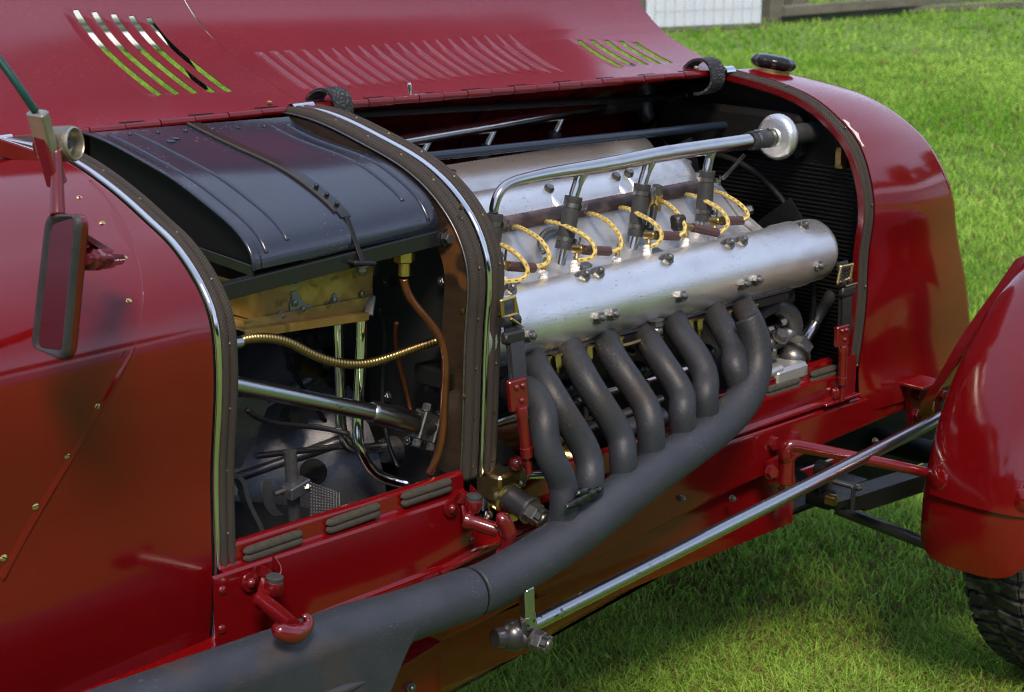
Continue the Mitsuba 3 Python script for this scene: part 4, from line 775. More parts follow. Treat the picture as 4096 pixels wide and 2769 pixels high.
for p in A([[0.3548,0.075,0.6926],[0.5193,0.075,0.6932]]): add('crankcase__union', hexnut(p, [0, -.5, .8], .0095, .012, False), 'm_nut', 22)
add('crankcase__dropper', cat([seg(A([0.4185,0.07,0.6317]), A([0.419,0.07,0.5963]), .004), hexnut(A([0.4188,0.07,0.6154]), [0, 0, -1], .009, .014, False)]), 'm_darkrod', 30)
# starter motor / magneto body, steering box
add('starter__body', rev([(.050, 0), (.052, .004), (.052, .19), (.046, .196), (.02, .20)], A([0.2333,0.14,0.6152]) + [-.02, 0, 0], [1, 0, -.10], 36), 'm_copper', 40, label='warm bronze coloured starter body')
add('starter__nose', rev([(.020, 0), (.022, .004), (.022, .022), (.018, .026)], A([0.3662,0.07,0.5624]), [.7, -.7, 0], 24), 'm_brass', 40)
add('steering_box__plate', plate(A([[0.1788,0.03,0.6474],[0.1983,0.03,0.6377],[0.218,0.03,0.6212],[0.2325,0.03,0.6018],[0.2343,0.03,0.5878],[0.2162,0.03,0.5895],[0.2072,0.03,0.601],[0.1928,0.03,0.5964],[0.1839,0.03,0.5845],[0.1733,0.03,0.5838]]), .010, [0, 1, 0]), 'm_black', 40, label='curved black bracket')
sb = A([0.1768,0.012,0.582]); sx_ = unit(A([0.186,-0.052,0.5488]) - A([0.181,0.002,0.5648]))
add('steering_box__bronze_case', cat([obox(sb + [.000, .01, -.002], [.022, 0, 0], [0, .022, 0], [0, 0, .022], .006), obox(A([0.1795,0.004,0.5939]), [.026, 0, .002], [0, .014, 0], [0, 0, .010], .004), rev([(.026, -.02), (.027, .0), (.027, .008), (.023, .011)], A([0.1819,0.01,0.5666]), sx_, 36)]), 'm_brass', 30, label='bright yellow bronze steering box')
so = A([0.181,0.002,0.5648]); sx = unit(A([0.186,-0.052,0.5488]) - so)
add('steering_box__bush', rev([(.0185, 0), (.0195, .003), (.0188, .006), (.0188, .040), (.018, .042)], so, sx, 36), 'm_darkrod', 40, label='dark steel steering shaft sleeve')
add('steering_box__washer', rev([(.0205, .041), (.0205, .045)], so, sx, 36), 'm_nut', 30)
def castle(p, ax, r, h):
    ax = unit(ax); x = unit(np.cross(ax, [0, 0, 1])); y = np.cross(ax, x)
    ms = [rev([(r, 0), (r, h * .55), (r * .93, h * .62)], p, ax, 6)]
    for k in range(6):
        a = k * np.pi / 3 + .52; d_ = x * math.cos(a) + y * math.sin(a); e = np.cross(ax, d_)
        ms.append(obox(p + ax * h * .8 + d_ * r * .66, ax * h * .2, d_ * r * .16, e * r * .26, .0005))
    ms.append(rev([(r * .55, 0), (r * .55, h), (r * .46, h * 1.12), (r * .2, h * 1.18)], p, ax, 18))
    ms.append(tube([p + ax * h * .8 - x * r * 1.05, p + ax * h * .8 + x * r * 1.05], r * .07, 6))
    return cat(ms)
add('steering_box__castle_nut', castle(so + sx * .045, sx, .0165, .024), 'm_nut', 25, label='castellated nut with a split pin on the steering shaft')
add('steering_box__clamp_bolt', hexnut(A([0.1936,-0.012,0.597]), [1, -.1, .1], .0105, .012, False), 'm_nut', 22)
add('steering_box__link_rod', seg(A([0.1972,-0.012,0.5955]), A([0.2388,-0.012,0.5867]), .0062), 'm_chrome', 40)
add('steering_box__grease_nipple', ball(A([0.1975,-0.01,0.583]), .006, 2), 'm_nut')
add('steering_box__drain_tab', obox(A([0.1767,-0.005,0.5371]), [.012, 0, 0], [0, .008, 0], [0, 0, .008], .002), 'm_brass')

# ------------------------------------------------------------------ exhaust
col = spl(A([[0.6401,-0.062,0.7584],[0.6424,-0.078,0.7222],[0.6314,-0.09,0.6808],[0.5944,-0.098,0.6462],[0.5395,-0.1,0.6191],[0.4673,-0.1,0.5978],[0.3874,-0.1,0.5782],[0.3009,-0.1,0.5549],[0.2087,-0.1,0.5271],[0.1203,-0.1,0.5088],[0.0607,-0.1,0.4993],[0.0127,-0.1,0.4967]]), 120)
rr = np.interp(np.linspace(0, 1, 120), [0, .10, .2, .35, .6, 1], [.0215, .023, .027, .0305, .0335, .034])
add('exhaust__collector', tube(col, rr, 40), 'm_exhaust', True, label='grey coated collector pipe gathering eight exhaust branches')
HD = [A([[0.2127,0.02,0.7133],[0.2116,-0.005,0.7178],[0.1959,-0.038,0.7174],[0.1885,-0.058,0.705],[0.1784,-0.072,0.6895],[0.1746,-0.078,0.6709],[0.1763,-0.085,0.6479],[0.1868,-0.09,0.624],[0.1958,-0.092,0.6013],[0.1952,-0.095,0.5811],[0.1829,-0.1,0.5644],[0.1745,-0.1,0.556]]),
      A([[0.2516,0.02,0.7446],[0.2382,-0.005,0.7362],[0.2266,-0.035,0.7218],[0.2308,-0.058,0.6924],[0.2466,-0.07,0.6599],[0.256,-0.08,0.6335],[0.2557,-0.088,0.6123],[0.2505,-0.093,0.597],[0.2373,-0.098,0.5837],[0.223,-0.1,0.5736]]),
      A([[0.3291,0.02,0.7476],[0.3178,-0.005,0.7347],[0.306,-0.035,0.7162],[0.3119,-0.058,0.6857],[0.3248,-0.07,0.6568],[0.3309,-0.08,0.6324],[0.3262,-0.088,0.6136],[0.316,-0.094,0.5976],[0.3018,-0.1,0.5844]]),
      A([[0.4063,0.02,0.747],[0.3893,-0.01,0.7336],[0.3833,-0.04,0.7118],[0.3883,-0.06,0.6876],[0.3915,-0.075,0.6663],[0.3879,-0.085,0.6488],[0.3749,-0.094,0.635],[0.3565,-0.1,0.6218]]),
      A([[0.4991,0.02,0.735],[0.4827,-0.01,0.7244],[0.474,-0.04,0.7058],[0.4745,-0.062,0.684],[0.4689,-0.078,0.6677],[0.4574,-0.088,0.655],[0.4418,-0.096,0.6445],[0.426,-0.1,0.6334]]),
      A([[0.5672,0.02,0.7456],[0.5506,-0.01,0.7328],[0.5417,-0.04,0.7154],[0.5342,-0.062,0.6983],[0.5233,-0.078,0.6809],[0.5102,-0.088,0.6681],[0.493,-0.096,0.6577],[0.4741,-0.1,0.6487]]),
      A([[0.6661,0.02,0.7407],[0.6488,-0.01,0.7292],[0.6313,-0.04,0.7163],[0.6149,-0.06,0.7034],[0.596,-0.075,0.6922],[0.571,-0.088,0.682],[0.5414,-0.098,0.6725]]),
      A([[0.7358,0.02,0.7424],[0.7137,-0.01,0.734],[0.69,-0.04,0.7235],[0.6743,-0.058,0.7134],[0.6649,-0.068,0.7008]])]
for q in HD:
    if q is not HD[-1]:
        b3 = q[-3]; zc = np.interp(b3[0] - .004, col[::-1, 0][:100], col[::-1, 2][:100])
        q = np.vstack([q[:-2], [b3[0] + .001, b3[1] * .5 - .045, b3[2] * .55 + zc * .45], [b3[0] - .004, -.086, zc - .008]])
    if q is not HD[0]: q = np.vstack([q[:1] - (q[1:2] - q[:1]) * .55 + [0, .008, .006], q])
    bm = tube(spl(q, 60), np.r_[np.linspace(.0225, .0205, 10), np.full(42, .0205), np.linspace(.0205, .0225, 8)], 30)
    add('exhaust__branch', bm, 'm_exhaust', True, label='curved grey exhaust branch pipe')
so_ = []
for (u_, w_) in zip(A([[0.1821,-0.121,0.5825],[0.1963,-0.121,0.584],[0.2089,-0.121,0.586],[0.2233,-0.121,0.5889],[0.2051,-0.121,0.596],[0.236,-0.121,0.5909]]), (.9, 1.2, 1.3, 1.1, 1.0, .7)):
    b_ = ball([0, 0, 0], 1, 2); b_.vertices[:] = b_.vertices * (1 + .25 * np.sin(b_.vertices[:, :1] * 9 + w_ * 7) * np.sin(b_.vertices[:, 2:] * 8)) * [.0125 * w_, .0045, .0055 * w_] + u_; so_.append(b_)
add('exhaust__soot_patch', cat(so_), 'm_shine', True, label='glossy black tar like patch where two branches meet')
ms = []
for q, mt in ():
    k = [ball(q + [.022 + .006 * i, -.012 - .004 * (i % 2), -.012 - .0035 * i + .004 * (i % 3)], .0075 + .002 * math.sin(i * 2.1), 2) for i in range(6)]
    for m in k: m.vertices[:] = m.vertices + (np.sin(m.vertices * 900)) * .0006
    ms += k
j0, j1 = A([0.0127,-0.1,0.4967]), A([-0.1226,-0.1,0.4991])
jd = unit(j1 - j0)
add('exhaust__joint_gap', tube([j0 - jd * .001, j0 + jd * .0035], .0330, 40), 'm_soot', 30)
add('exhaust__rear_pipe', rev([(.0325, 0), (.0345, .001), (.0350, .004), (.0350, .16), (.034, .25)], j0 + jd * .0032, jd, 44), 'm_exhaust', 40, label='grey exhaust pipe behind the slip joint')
# silencer: rounded top, flat side, tapered front end
s0 = j0 + jd * .128; sil = []
ux = np.array([0, -1.0, 0]); uz = unit(np.cross(jd, ux)); uz = uz if uz[2] > 0 else -uz
def silsec(k, l):   # k 0 = round pipe, 1 = full deep section
    a = np.linspace(0, 2 * np.pi, 48, endpoint=False); r = .0352 + .0035 * k
    y, z = r * np.sin(a), r * np.cos(a); z = np.where(z < 0, z * (1 - k) + k * (-.13 + (z + r) * .35 - .01), z)
    return s0 + jd * l + ux * y[:, None] + uz * z[:, None] + uz * .002 * k
ks = [(0, -.002), (.02, .004), (.10, .014), (.25, .026), (.5, .045), (.75, .062), (.93, .078), (1, .092), (1, .3), (1, .62)]
V = np.array([silsec(k, l) for k, l in ks]); m, n = V.shape[:2]
i, j = np.meshgrid(np.arange(m - 1), np.arange(n), indexing='ij'); q = np.stack([i * n + j, i * n + (j + 1) % n, (i + 1) * n + (j + 1) % n, (i + 1) * n + j], -1).reshape(-1, 4)
add('exhaust__silencer', mesh(V.reshape(-1, 3), np.vstack([q[:, [0, 1, 2]], q[:, [0, 2, 3]]])), 'm_exhaust', 50, label='large grey silencer with a pressed side rib')
rib = s0 + jd * np.linspace(.085, .5, 30)[:, None] + ux * .0365 + uz * -.048
add('exhaust__silencer_rib', tube(rib, np.r_[np.linspace(.001, .008, 4), np.full(26, .008)], 14), 'm_exhaust', True)

# ------------------------------------------------------------------ side valances with felt pads, chassis rail
def prism(prof, x0, x1, th=.003, n=2, dy=0.0):
    prof = np.asarray(prof, float)
    return sheet(np.stack([np.column_stack([np.full(len(prof), x), prof[:, 0] + dy * (x - x0), prof[:, 1]]) for x in np.linspace(x0, x1, n)]), th)
def rnd(c, y, z, r, a0, a1, n=6):
    a = np.radians(np.linspace(a0, a1, n)); return [[y + r * math.cos(t), z + r * math.sin(t)] for t in a]
rear = [[.034, .612], [.026, .6165], [.020, .6155], [.016, .612], [.0155, .592], [.013, .589], [.004, .588], [.000, .585], [.000, .50], [.000, .46], [.012, .44]]
add('rear_valance__lip', prism(rear[:7], -.3135, .107, .003), 'm_paint', 32)
add('rear_valance__panel', prism(rear[6:], -.333, .107, .003), 'm_paint', 32, label='red side panel below the footwell with three felt pads')
front = [[.032, .6085], [.024, .612], [.018, .611], [.014, .608], [.0135, .589], [.011, .586], [.004, .5845], [.000, .582], [.000, .5495], [-.004, .546], [-.006, .542], [-.003, .538], [.006, .5375]]
add('front_valance__panel', prism(front, .665, .985, .003), 'm_paint', 32, label='red side panel below the engine bay with two felt pads')
mid = [[.014, .584], [.004, .5845], [.000, .582], [.000, .5495], [-.004, .546], [-.006, .542], [-.003, .538], [.006, .5375]]
add('front_valance__lower_panel', prism(mid, .17, .665, .003), 'm_paint', 32)
add('front_valance__step', plate(A([[.985, -.001, .612], [1.034, -.001, .612], [1.034, -.001, .54], [.985, -.001, .54]]), .004, [0, 1, 0]), 'm_redpart', 30)
add('front_valance__foot', obox([.985, -.006, .5415], [.05, 0, 0], [0, .006, 0], [0, 0, .0025], .001), 'm_redpart', 30)
def pad(p0, p1, nm):
    p0, p1 = A(p0), A(p1); ms = []
    for dz in (-.0047, .0047):
        p = resample(np.array([p0, p1]), .004); L = np.linspace(0, 1, len(p)); r = .0061 * np.sqrt(np.clip(1 - np.abs(L * 2 - 1) ** 14, .03, 1))
        ms.append(tube(p + [0, 0, dz], r, 12))
    add(nm, cat(ms), 'm_felt', 50, label='dark folded felt pad on the red panel')
for a, b in (A([[-0.2784,0.012,0.5978],[-0.1837,0.012,0.599]]), A([[-0.144,0.012,0.6],[-0.0509,0.012,0.6023]]), A([[-0.013,0.012,0.604],[0.0804,0.012,0.605]])): pad(a, b, 'rear_valance__felt_pad')
for a, b in (A([[0.7919,0.01,0.5892],[0.8841,0.01,0.5894]]), A([[0.9164,0.01,0.5907],[0.9918,0.01,0.5905]])): pad(a, b, 'front_valance__felt_pad')
for p in A([[-0.3214,0,0.5675],[-0.3246,0,0.5166],[0.1081,-0,0.5181]]): add('rear_valance__screw', rev([(.0058, -.001), (.0058, .001), (.004, .003), (.001, .0036)], p, [0, -1, 0], 14), 'm_redpart', 40)
# chassis rail: channel with rounded top, swept up in front
def rail(x):
    zt = np.interp(x, [-1.3, .1, .68, 1.02, 1.20, 1.5], [.47, .50, .536, .5315, .529, .50]); zb = np.interp(x, [-1.3, .1, .69, .80, .95, 1.2, 1.5], [.33, .385, .447, .452, .468, .478, .46])
    y = -.004
    return [[.06, zt + .002], [.012, zt + .002], [y + .006, zt + .0005], [y + .001, zt - .004], [y, zt - .009], [y, zb + .008], [y + .002, zb + .002], [.008, zb], [.06, zb]]
xr = np.r_[-1.3, np.linspace(.12, 1.32, 34)]
add('chassis__side_rail', sheet(np.stack([np.column_stack([np.full(9, x), np.array(rail(x))]) for x in xr]), .004), 'm_paint', 40, label='red chassis side rail')
add('chassis__rail_ledge', tube(A([[0.0365,-0.012,0.4914],[0.1231,-0.012,0.504],[0.192,-0.012,0.5128]]), .004, 10), 'm_redpart', 40)
for p in A([[0.7927,-0.004,0.5058],[0.8486,-0.004,0.504]]): add('chassis__hex_bolt', hexnut(p, [-.15, -1, .1], .0125, .012, False), 'm_redpart', 20)
for p in A([[1.0973,-0.004,0.4413],[0.5613,-0.004,0.4673],[0.6909,-0.004,0.4347]]): add('chassis__small_bolt', hexnut(p, [-.15, -1, .1], .005, .007, True), 'm_nut', 20)
bp = A([[1.2487,-0.006,0.5087],[1.188,-0.006,0.5128],[1.2017,-0.006,0.46],[1.2635,-0.006,0.4508]])
add('chassis__front_bracket', plate(A([[1.1781,-0.008,0.5252],[1.2764,-0.008,0.5219],[1.2839,-0.008,0.451],[1.1937,-0.008,0.4521]]), .012, [0, -1, 0]), 'm_redpart', 30)
add('chassis__front_bracket_top', obox(A([1.1945,-0.03,0.5346]), [.035, 0, 0], [0, .028, 0], [0, 0, .003], .001), 'm_redpart', 30)
for p in A([[1.2052,-0.022,0.5084],[1.2003,-0.022,0.4721],[1.2827,-0.022,0.4907]]): add('chassis__front_bolt', hexnut(p, [-.2, -1, .1], .0105, .010, False), 'm_redpart', 20)
# lower panels behind the exhaust
add('lower_panel__lap', prism([[.010, .385], [.012, .33], [.018, .30]], .02, .27, .002), 'm_paint', 30)
tri = A([[0.0356,-0.012,0.4276],[0.0361,-0.012,0.4635],[-0.0412,-0.012,0.4669],[-0.1013,-0.012,0.4183],[-0.1567,-0.012,0.36],[0.0338,-0.012,0.2947]])
add('lower_panel__rear_plate', plate(A([[-0.0514,-0.01,0.4661],[0.0379,-0.01,0.4591],[0.1213,-0.01,0.448],[0.0457,-0.01,0.416],[0.037,-0.01,0.3902],[0.0357,-0.01,0.2934],[-0.1994,-0.01,0.374],[-0.1301,-0.01,0.4268]]), .003, [0, 1, 0]), 'm_paint', 30, label='red plate below the exhaust, warm with light from the grass')
ba = A([[-0.1522,-0.016,0.3663],[-0.0664,-0.016,0.3832],[0.0232,-0.016,0.3984]])
add('lower_panel__flange', cat([bar(ba[0], ba[1] + [-.004, 0, -.002], .016, .0025), bar(ba[1], ba[2], .022, .003)]), 'm_redpart', 30)
add('lower_panel__bracket', plate(A([[-0.0653,-0.022,0.3861],[0.016,-0.022,0.4012],[0.0163,-0.022,0.3042],[-0.0728,-0.022,0.3347]]), .003, [0, 1, 0]), 'm_paint', 30)
add('lower_panel__hex_bolt', hexnut(A([0.0254,-0.014,0.4267]), [-.3, -1, .1], .0125, .012, False), 'm_redpart', 20)
add('lower_panel__stud', hexnut(A([-0.0301,-0.014,0.3464]), [-.3, -1, .15], .0085, .014, True), 'm_nut', 20)
# bonnet catches on the rear valance
def catch(nm, base, arm0, arm1, hook, capp):
    y0 = -.003
    add(nm + '__base', cat([rev([(.013, 0), (.0125, .003), (.006, .004)], base, [0, -1, 0], 22), rev([(.007, .002), (.0068, .006), (.004, .009), (.001, .010)], base, [0, -1, 0], 18)]), 'm_redpart', 40, label='red bonnet catch on the side panel')
    cl = spl(np.array([base + [.004, -.002, .006], base + [.014, -.004, .012], base + [.022, -.012, .004], base + [.028, -.020, -.002], base + [.036, -.018, .004], base + [.038, -.006, .014], base + [.034, -.002, .020]]), 30)
    add(nm + '__spring_clip', sheet(np.stack([cl + [0, 0, -.008], cl + [.0, -.002, .008]]), .0016), 'm_redpart', 40)
    add(nm + '__cup', rev([(.004, -.014), (.010, -.012), (.0125, -.004), (.0125, .004), (.0115, .006)], capp, [.05, -.1, 1], 26), 'm_redpart', 45)
    add(nm + '__rubber', rev([(.0112, .004), (.0112, .011), (.009, .0125)], capp, [.05, -.1, 1], 26), 'm_rubber', 40)
    ax = unit(arm1 - arm0)
    add(nm + '__arm', cat([rev([(.0105, -.004), (.0118, -.002), (.0118, .006), (.0098, .009), (.0105, .03), (.0098, np.linalg.norm(arm1 - arm0))], arm0, ax, 24), bar(base + [.02, -.010, -.002], arm0 + ax * .004, .016, .012)]), 'm_redpart', 40)
    h = spl(hook, 40); t = np.linspace(0, 1, 40)
    add(nm + '__hook', tube(h, np.interp(t, [0, .12, .45, .8, 1], [.004, .0105, .0125, .007, .0045]), 16), 'm_redpart', True)
catch('bonnet_catch', A([-0.2808,-0.002,0.5675]), A([-0.2881,-0.036,0.5554]), A([-0.3103,-0.125,0.5553]), A([[-0.3411,-0.13,0.5662],[-0.34,-0.136,0.5621],[-0.3315,-0.14,0.5562],[-0.317,-0.14,0.5517],[-0.3019,-0.138,0.5533],[-0.2947,-0.136,0.5595],[-0.2963,-0.134,0.5645],[-0.3002,-0.133,0.5637]]), A([-0.2667,-0.034,0.5691]))
catch('bonnet_catch_001', A([0.0652,-0.002,0.5775]), A([0.0725,-0.026,0.5637]), A([0.1003,-0.06,0.5505]), A([[0.0871,-0.07,0.5771],[0.0916,-0.074,0.5738],[0.0998,-0.076,0.56],[0.1041,-0.076,0.5448],[0.1018,-0.074,0.5307],[0.0972,-0.07,0.5231],[0.0929,-0.064,0.5226]]), A([0.0861,-0.026,0.5853]))
# leather bonnet straps with buckles
def strap(nm, P, mats=None):
    lb = 'leather bonnet strap with brass buckle and red end piece'
    a, b = P['top'], P['leather_end']; w = P['w']; ex = np.array([w, 0, 0])
    G = spl(np.array([P['tab'], a, (a + b) / 2 + [0, -.002, 0], b]), 24)
    add(nm + '__leather', sheet(np.stack([G - ex, G + ex]), .0035, flip=True), 'm_leather', 40, label=lb)
    G2 = spl(np.array([a + [.002, -.004, -.012], (a + b) / 2 + [0, -.007, 0], b + [0, -.005, -.01]]), 16)
    add(nm + '__leather_tongue', sheet(np.stack([G2 - ex * .86, G2 + ex * .86]), .003, flip=True), 'm_leather', 40)
    for s in (-.68, .68): add(nm + '__stitching', cat([obox(G2[3] * (1 - t) + G2[-1] * t + ex * s + [0, -.0002, 0], [.0004, 0, 0], [0, .0004, 0], [0, 0, .0014]) for t in np.linspace(0, 1, 14)]), 'm_felt', False, kind='stuff')
    q = P['buckle']; rr = .0030
    pl = np.vstack([q, q[:1]])
    add(nm + '__buckle', cat([tube([pl[i], pl[i + 1]], rr, 10) for i in range(len(q))] + [ball(p, rr, 2) for p in q]), 'm_brass', 40, label='square brass buckle')
    add(nm + '__prong', tube(P['prong'], np.array([.0022, .0012]), 8), 'm_brass', 40)
    k = P['keeper']
    add(nm + '__keeper', obox(k, ex * 1.30, [0, .0065, 0], [.0, 0, .0085], .003), 'm_leather', 40)
    add(nm + '__keeper_fold', cat([rev([(.007, -.006), (.0075, 0), (.007, .006)], P['fold'] + ex * s, [1, 0, 0], 14) for s in (-.62, .62)]), 'm_leather', 40)
    c, d = P['plate']; L = d - c
    add(nm + '__end_plate', obox((c + d) / 2, ex * 1.12, [0, .0045, 0], L / 2, .0015), 'm_redpart', 30)
    for s, t in ((-.35, .22), (.45, .22), (.15, .68)): add(nm + '__rivet', ball(c + L * t + ex * s + [0, -.0048, 0], .0042, 2), 'm_redpart')
    e, f = P['rod']; ax = f - e; n_ = np.linalg.norm(ax)
    add(nm + '__rod', rev([(.0070, -.002), (.0090, .002), (.0090, .012), (.0076, .015), (.0076, n_ * .80), (.0088, n_ * .81), (.0088, n_)], e, ax, 22), 'm_redpart', 40, label='red painted rod below the strap')
    add(nm + '__pin', cat([seg(f, f + unit(ax) * .012, .0035), rev([(.0052, .008), (.0052, P['pin'])], f, ax, 16)]), 'm_redpart', 40)
strap('bonnet_strap', dict(w=.0150, tab=A([0.1736,-0.004,0.8555]), top=A([0.169,-0.012,0.8452]), leather_end=A([0.1413,-0.055,0.757]),
    buckle=A([[0.1406,-0.026,0.8623],[0.1653,-0.026,0.8644],[0.1722,-0.026,0.8395],[0.1448,-0.026,0.8381]]), prong=A([[0.1501,-0.036,0.8383],[0.1742,-0.036,0.8222]]), keeper=A([0.1536,-0.036,0.8122]), fold=A([0.1564,-0.028,0.8327]),
    plate=A([[0.1334,-0.062,0.7606],[0.1386,-0.062,0.7164]]), rod=A([[0.1388,-0.066,0.7203],[0.1511,-0.066,0.6472]]), pin=.026))
strap('bonnet_strap_001', dict(w=.0150, tab=A([0.9799,0.004,0.7839]), top=A([0.9806,0,0.7676]), leather_end=A([0.9798,-0.006,0.6694]),
    buckle=A([[0.9507,-0.012,0.7545],[0.9575,-0.012,0.7807],[0.9907,-0.012,0.7801],[0.9862,-0.012,0.7564]]), prong=A([[0.9672,-0.016,0.7464],[1.0018,-0.016,0.7468]]), keeper=A([0.9817,-0.01,0.7353]), fold=A([0.9727,-0.01,0.7521]),
    plate=A([[0.9681,-0.012,0.6772],[0.9696,-0.012,0.6413]]), rod=A([[0.972,-0.014,0.6405],[0.9747,-0.014,0.5728]]), pin=.03))
add('bonnet_strap_001__base_cup', rev([(.013, 0), (.0125, .006), (.005, .009)], A([0.9735,-0.004,0.5544]), [-.1, -1, 0], 22), 'm_redpart', 40)
add('bonnet_strap__lower_eye', ball(A([0.1847,-0.012,0.6163]), .011, 2), 'm_redpart')

# ------------------------------------------------------------------ engine bay, front end: elbow, oil union, fan
add('water_elbow__pipe', tube(spl(A([[0.8806,0.1,0.7108],[0.8915,0.085,0.7115],[0.9159,0.075,0.7013],[0.9367,0.07,0.6815],[0.9405,0.07,0.6605],[0.9254,0.075,0.6482],[0.9009,0.08,0.6503]]), 40), np.interp(np.linspace(0, 1, 40), [0, .3, 1], [.013, .0175, .0165]), 22), 'm_darkalu', True, label='curved cast water elbow')
add('water_elbow__hose', seg(A([0.9104,0.075,0.6494]), A([0.8675,0.08,0.6549]), .0195), 'm_rubber', 40)
for p in A([[0.8977,0.072,0.6702],[0.8626,0.072,0.6634]]): add('water_elbow__clip', cat([rev([(.020, -.004), (.0204, -.004), (.0204, .004), (.020, .004)], p + [0, .003, -.014], [1, -.2, .1], 26, False), hexnut(p + [-.004, -.010, .012], [1, -.4, .2], .006, .012, False)]), 'm_nut', 30)
add('oil_union__neck', tube(spl(A([[0.8691,0.06,0.5964],[0.8601,0.06,0.6253],[0.8614,0.06,0.6443],[0.8706,0.06,0.6542]]), 20), .0105, 18), 'm_darkrod', True)
add('oil_union__bolt', cat([hexnut(A([0.879,0.05,0.6614]), [-.2, -.6, .8], .012, .012, False), hexnut(A([0.8581,0.055,0.6305]), [0, 0, 1], .0135, .016, False)]), 'm_nut', 22)
oa, ob = A([0.9211,0.05,0.6225]), A([0.978,0.06,0.6555])
ax = unit(ob - oa)
add('oil_union__body', rev([(.010, -.030), (.022, -.022), (.025, -.010), (.022, .0), (.016, .004)], oa, ax, 30), 'm_nut', 45)
add('oil_union__big_nut', hexnut(oa + ax * .002, ax, .0245, .030, False), 'm_nut', 20, label='big steel hexagon union on the oil hose')
add('oil_union__sleeve', rev([(.012, .03), (.0125, .035), (.0125, .078), (.011, .082)], oa, ax, 24), 'm_steel', 40)
add('oil_union__hose', tube(spl(A([[0.9756,0.06,0.6528],[1.0092,0.065,0.6751],[1.0505,0.075,0.694],[1.091,0.09,0.7168]]), 30), .0110, 18), 'm_darkrod', True)
add('timing_case__lug', cat([obox(A([0.8666,0.04,0.6071]), [.045, 0, 0], [0, .03, 0], [0, 0, .014], .006), seg(A([0.7998,0.02,0.6167]), A([0.8416,0.02,0.6205]), .008)]), 'm_block', 30)
add('timing_case__bracket', obox(A([0.8916,0.085,0.7099]), [.05, 0, .01], [0, .02, 0], [0, 0, .010], .004), 'm_darkalu', 30)
fanc = A([.985, .295, .70])
add('fan__hub', rev([(.05, -.03), (.06, 0), (.05, .02)], fanc, [1, 0, 0], 30), 'm_soot', 40)
for k in range(4):
    a = k * np.pi / 2 + .5; u = np.array([0, -math.cos(a), math.sin(a)]); w = np.cross([1, 0, 0], u)
    G = np.stack([np.stack([fanc + u * r + w * s * (.03 + .15 * r) + np.array([s * .02, 0, 0]) for s in (-1, -.3, .3, 1)]) for r in np.linspace(.05, .255, 8)])
    add('fan__blade', sheet(G, .003), 'm_matte', 40)
add('fan__ring', tube([fanc + np.array([.0, -math.cos(t) * .235, math.sin(t) * .235]) for t in np.linspace(0, 2 * np.pi, 60)], .006, 8, False), 'm_soot', True)

# ------------------------------------------------------------------ drag link, drop arm
la, lb = A([0.1019,-0.115,0.423]), A([1.1528,-0.115,0.5016])
add('drag_link__rod', seg(la, lb, .0108, .0112, 26), 'm_rod', 40, label='worn bright steel drag link rod')
da = A([[0.0928,-0.122,0.4887],[0.0956,-0.122,0.4427],[0.1043,-0.122,0.4061]])
G = np.stack([da + [-.0095, 0, 0], da + [.0095, 0, 0]])
add('drag_link__drop_arm', cat([bar(da[0], da[1], .019, .017, (0, 1, 0), .003), bar(da[1] + unit(da[0] - da[1]) * .006, da[2], .0195, .017, (0, 1, 0), .003)]), 'm_rod', 30, label='flat steel drop arm coming down from the exhaust')
jb = A([0.0932,-0.098,0.4086])
add('drag_link__ball_housing', cat([ball(jb, .0225, 3), rev([(.012, .014), (.015, .020), (.013, .032)], jb, [-1, .2, .1], 22), rev([(.016, .010), (.0150, .03)], jb, [.5, -.8, -.1], 22)]), 'm_darkrod', 50, label='dark ball joint housing')
jn = A([0.0981,-0.134,0.4112])
add('drag_link__castle_nut', cat([rev([(.0145, -.004), (.0160, -.002), (.0160, .002)], jn, [.25, -1, -.1], 26), castle(jn, [.25, -1, -.1], .0155, .022)]), 'm_nut', 25, label='castellated nut at the end of the drop arm')

# ------------------------------------------------------------------ front wing, its stays, wheel
wc = A([1.405, 0, .362]); wr = .446
sa = spl(A([[0.8032,-0.03,0.4787],[0.7969,-0.032,0.4967],[0.8009,-0.034,0.5062],[0.8097,-0.04,0.5063],[0.8391,-0.06,0.4973],[0.8946,-0.11,0.4806],[0.9587,-0.155,0.4598],[1.0012,-0.18,0.4455]]), 60)
add('front_wing__stay', tube(sa, np.interp(np.linspace(0, 1, 60), [0, .1, 1], [.0105, .0115, .0085]), 20), 'm_redpart', True, label='red tubular wing stay')
add('front_wing__stay_socket', rev([(.012, 0), (.014, .002), (.014, .006), (.0125, .008), (.0125, .042), (.0145, .044), (.0145, .048)], A([0.8033,-0.03,0.4386]), [0, 0, 1], 26), 'm_redpart', 40)
add('front_wing__stay_nut', hexnut(A([0.8027,-0.03,0.4279]), [0, 0, 1], .0115, .014, False), 'm_bronze', 20)
add('front_wing__stay_plate', plate(A([[0.7693,-0.012,0.4809],[0.8074,-0.012,0.4858],[0.8125,-0.012,0.442],[0.7716,-0.012,0.4419]]), .008, [0, -1, 0]), 'm_redpart', 30)
add('front_wing__stay_bolt', hexnut(A([0.7717,-0.02,0.4646]), [-.2, -1, .1], .011, .010, False), 'm_redpart', 20)
yi, yo = -.170, -.385
def wing_pt(th, v, dr=0.0):
    """th: angle from straight down/back to over the top; v 0 inner edge .. 1 outer edge"""
    y = yi + (yo - yi) * v; b = np.clip(1 - abs(2 * v - 1) ** 2.6, 0, 1) ** .55
    r = wr + dr - .045 * (1 - b)
    return np.array([wc[0] - r * math.cos(th), y, wc[2] + r * math.sin(th)])
TH = np.radians(np.r_[np.linspace(-7, 0, 8), np.linspace(3, 150, 44)]); VV = np.r_[np.linspace(0, .2, 9), np.linspace(.26, .74, 9), np.linspace(.8, 1, 9)]
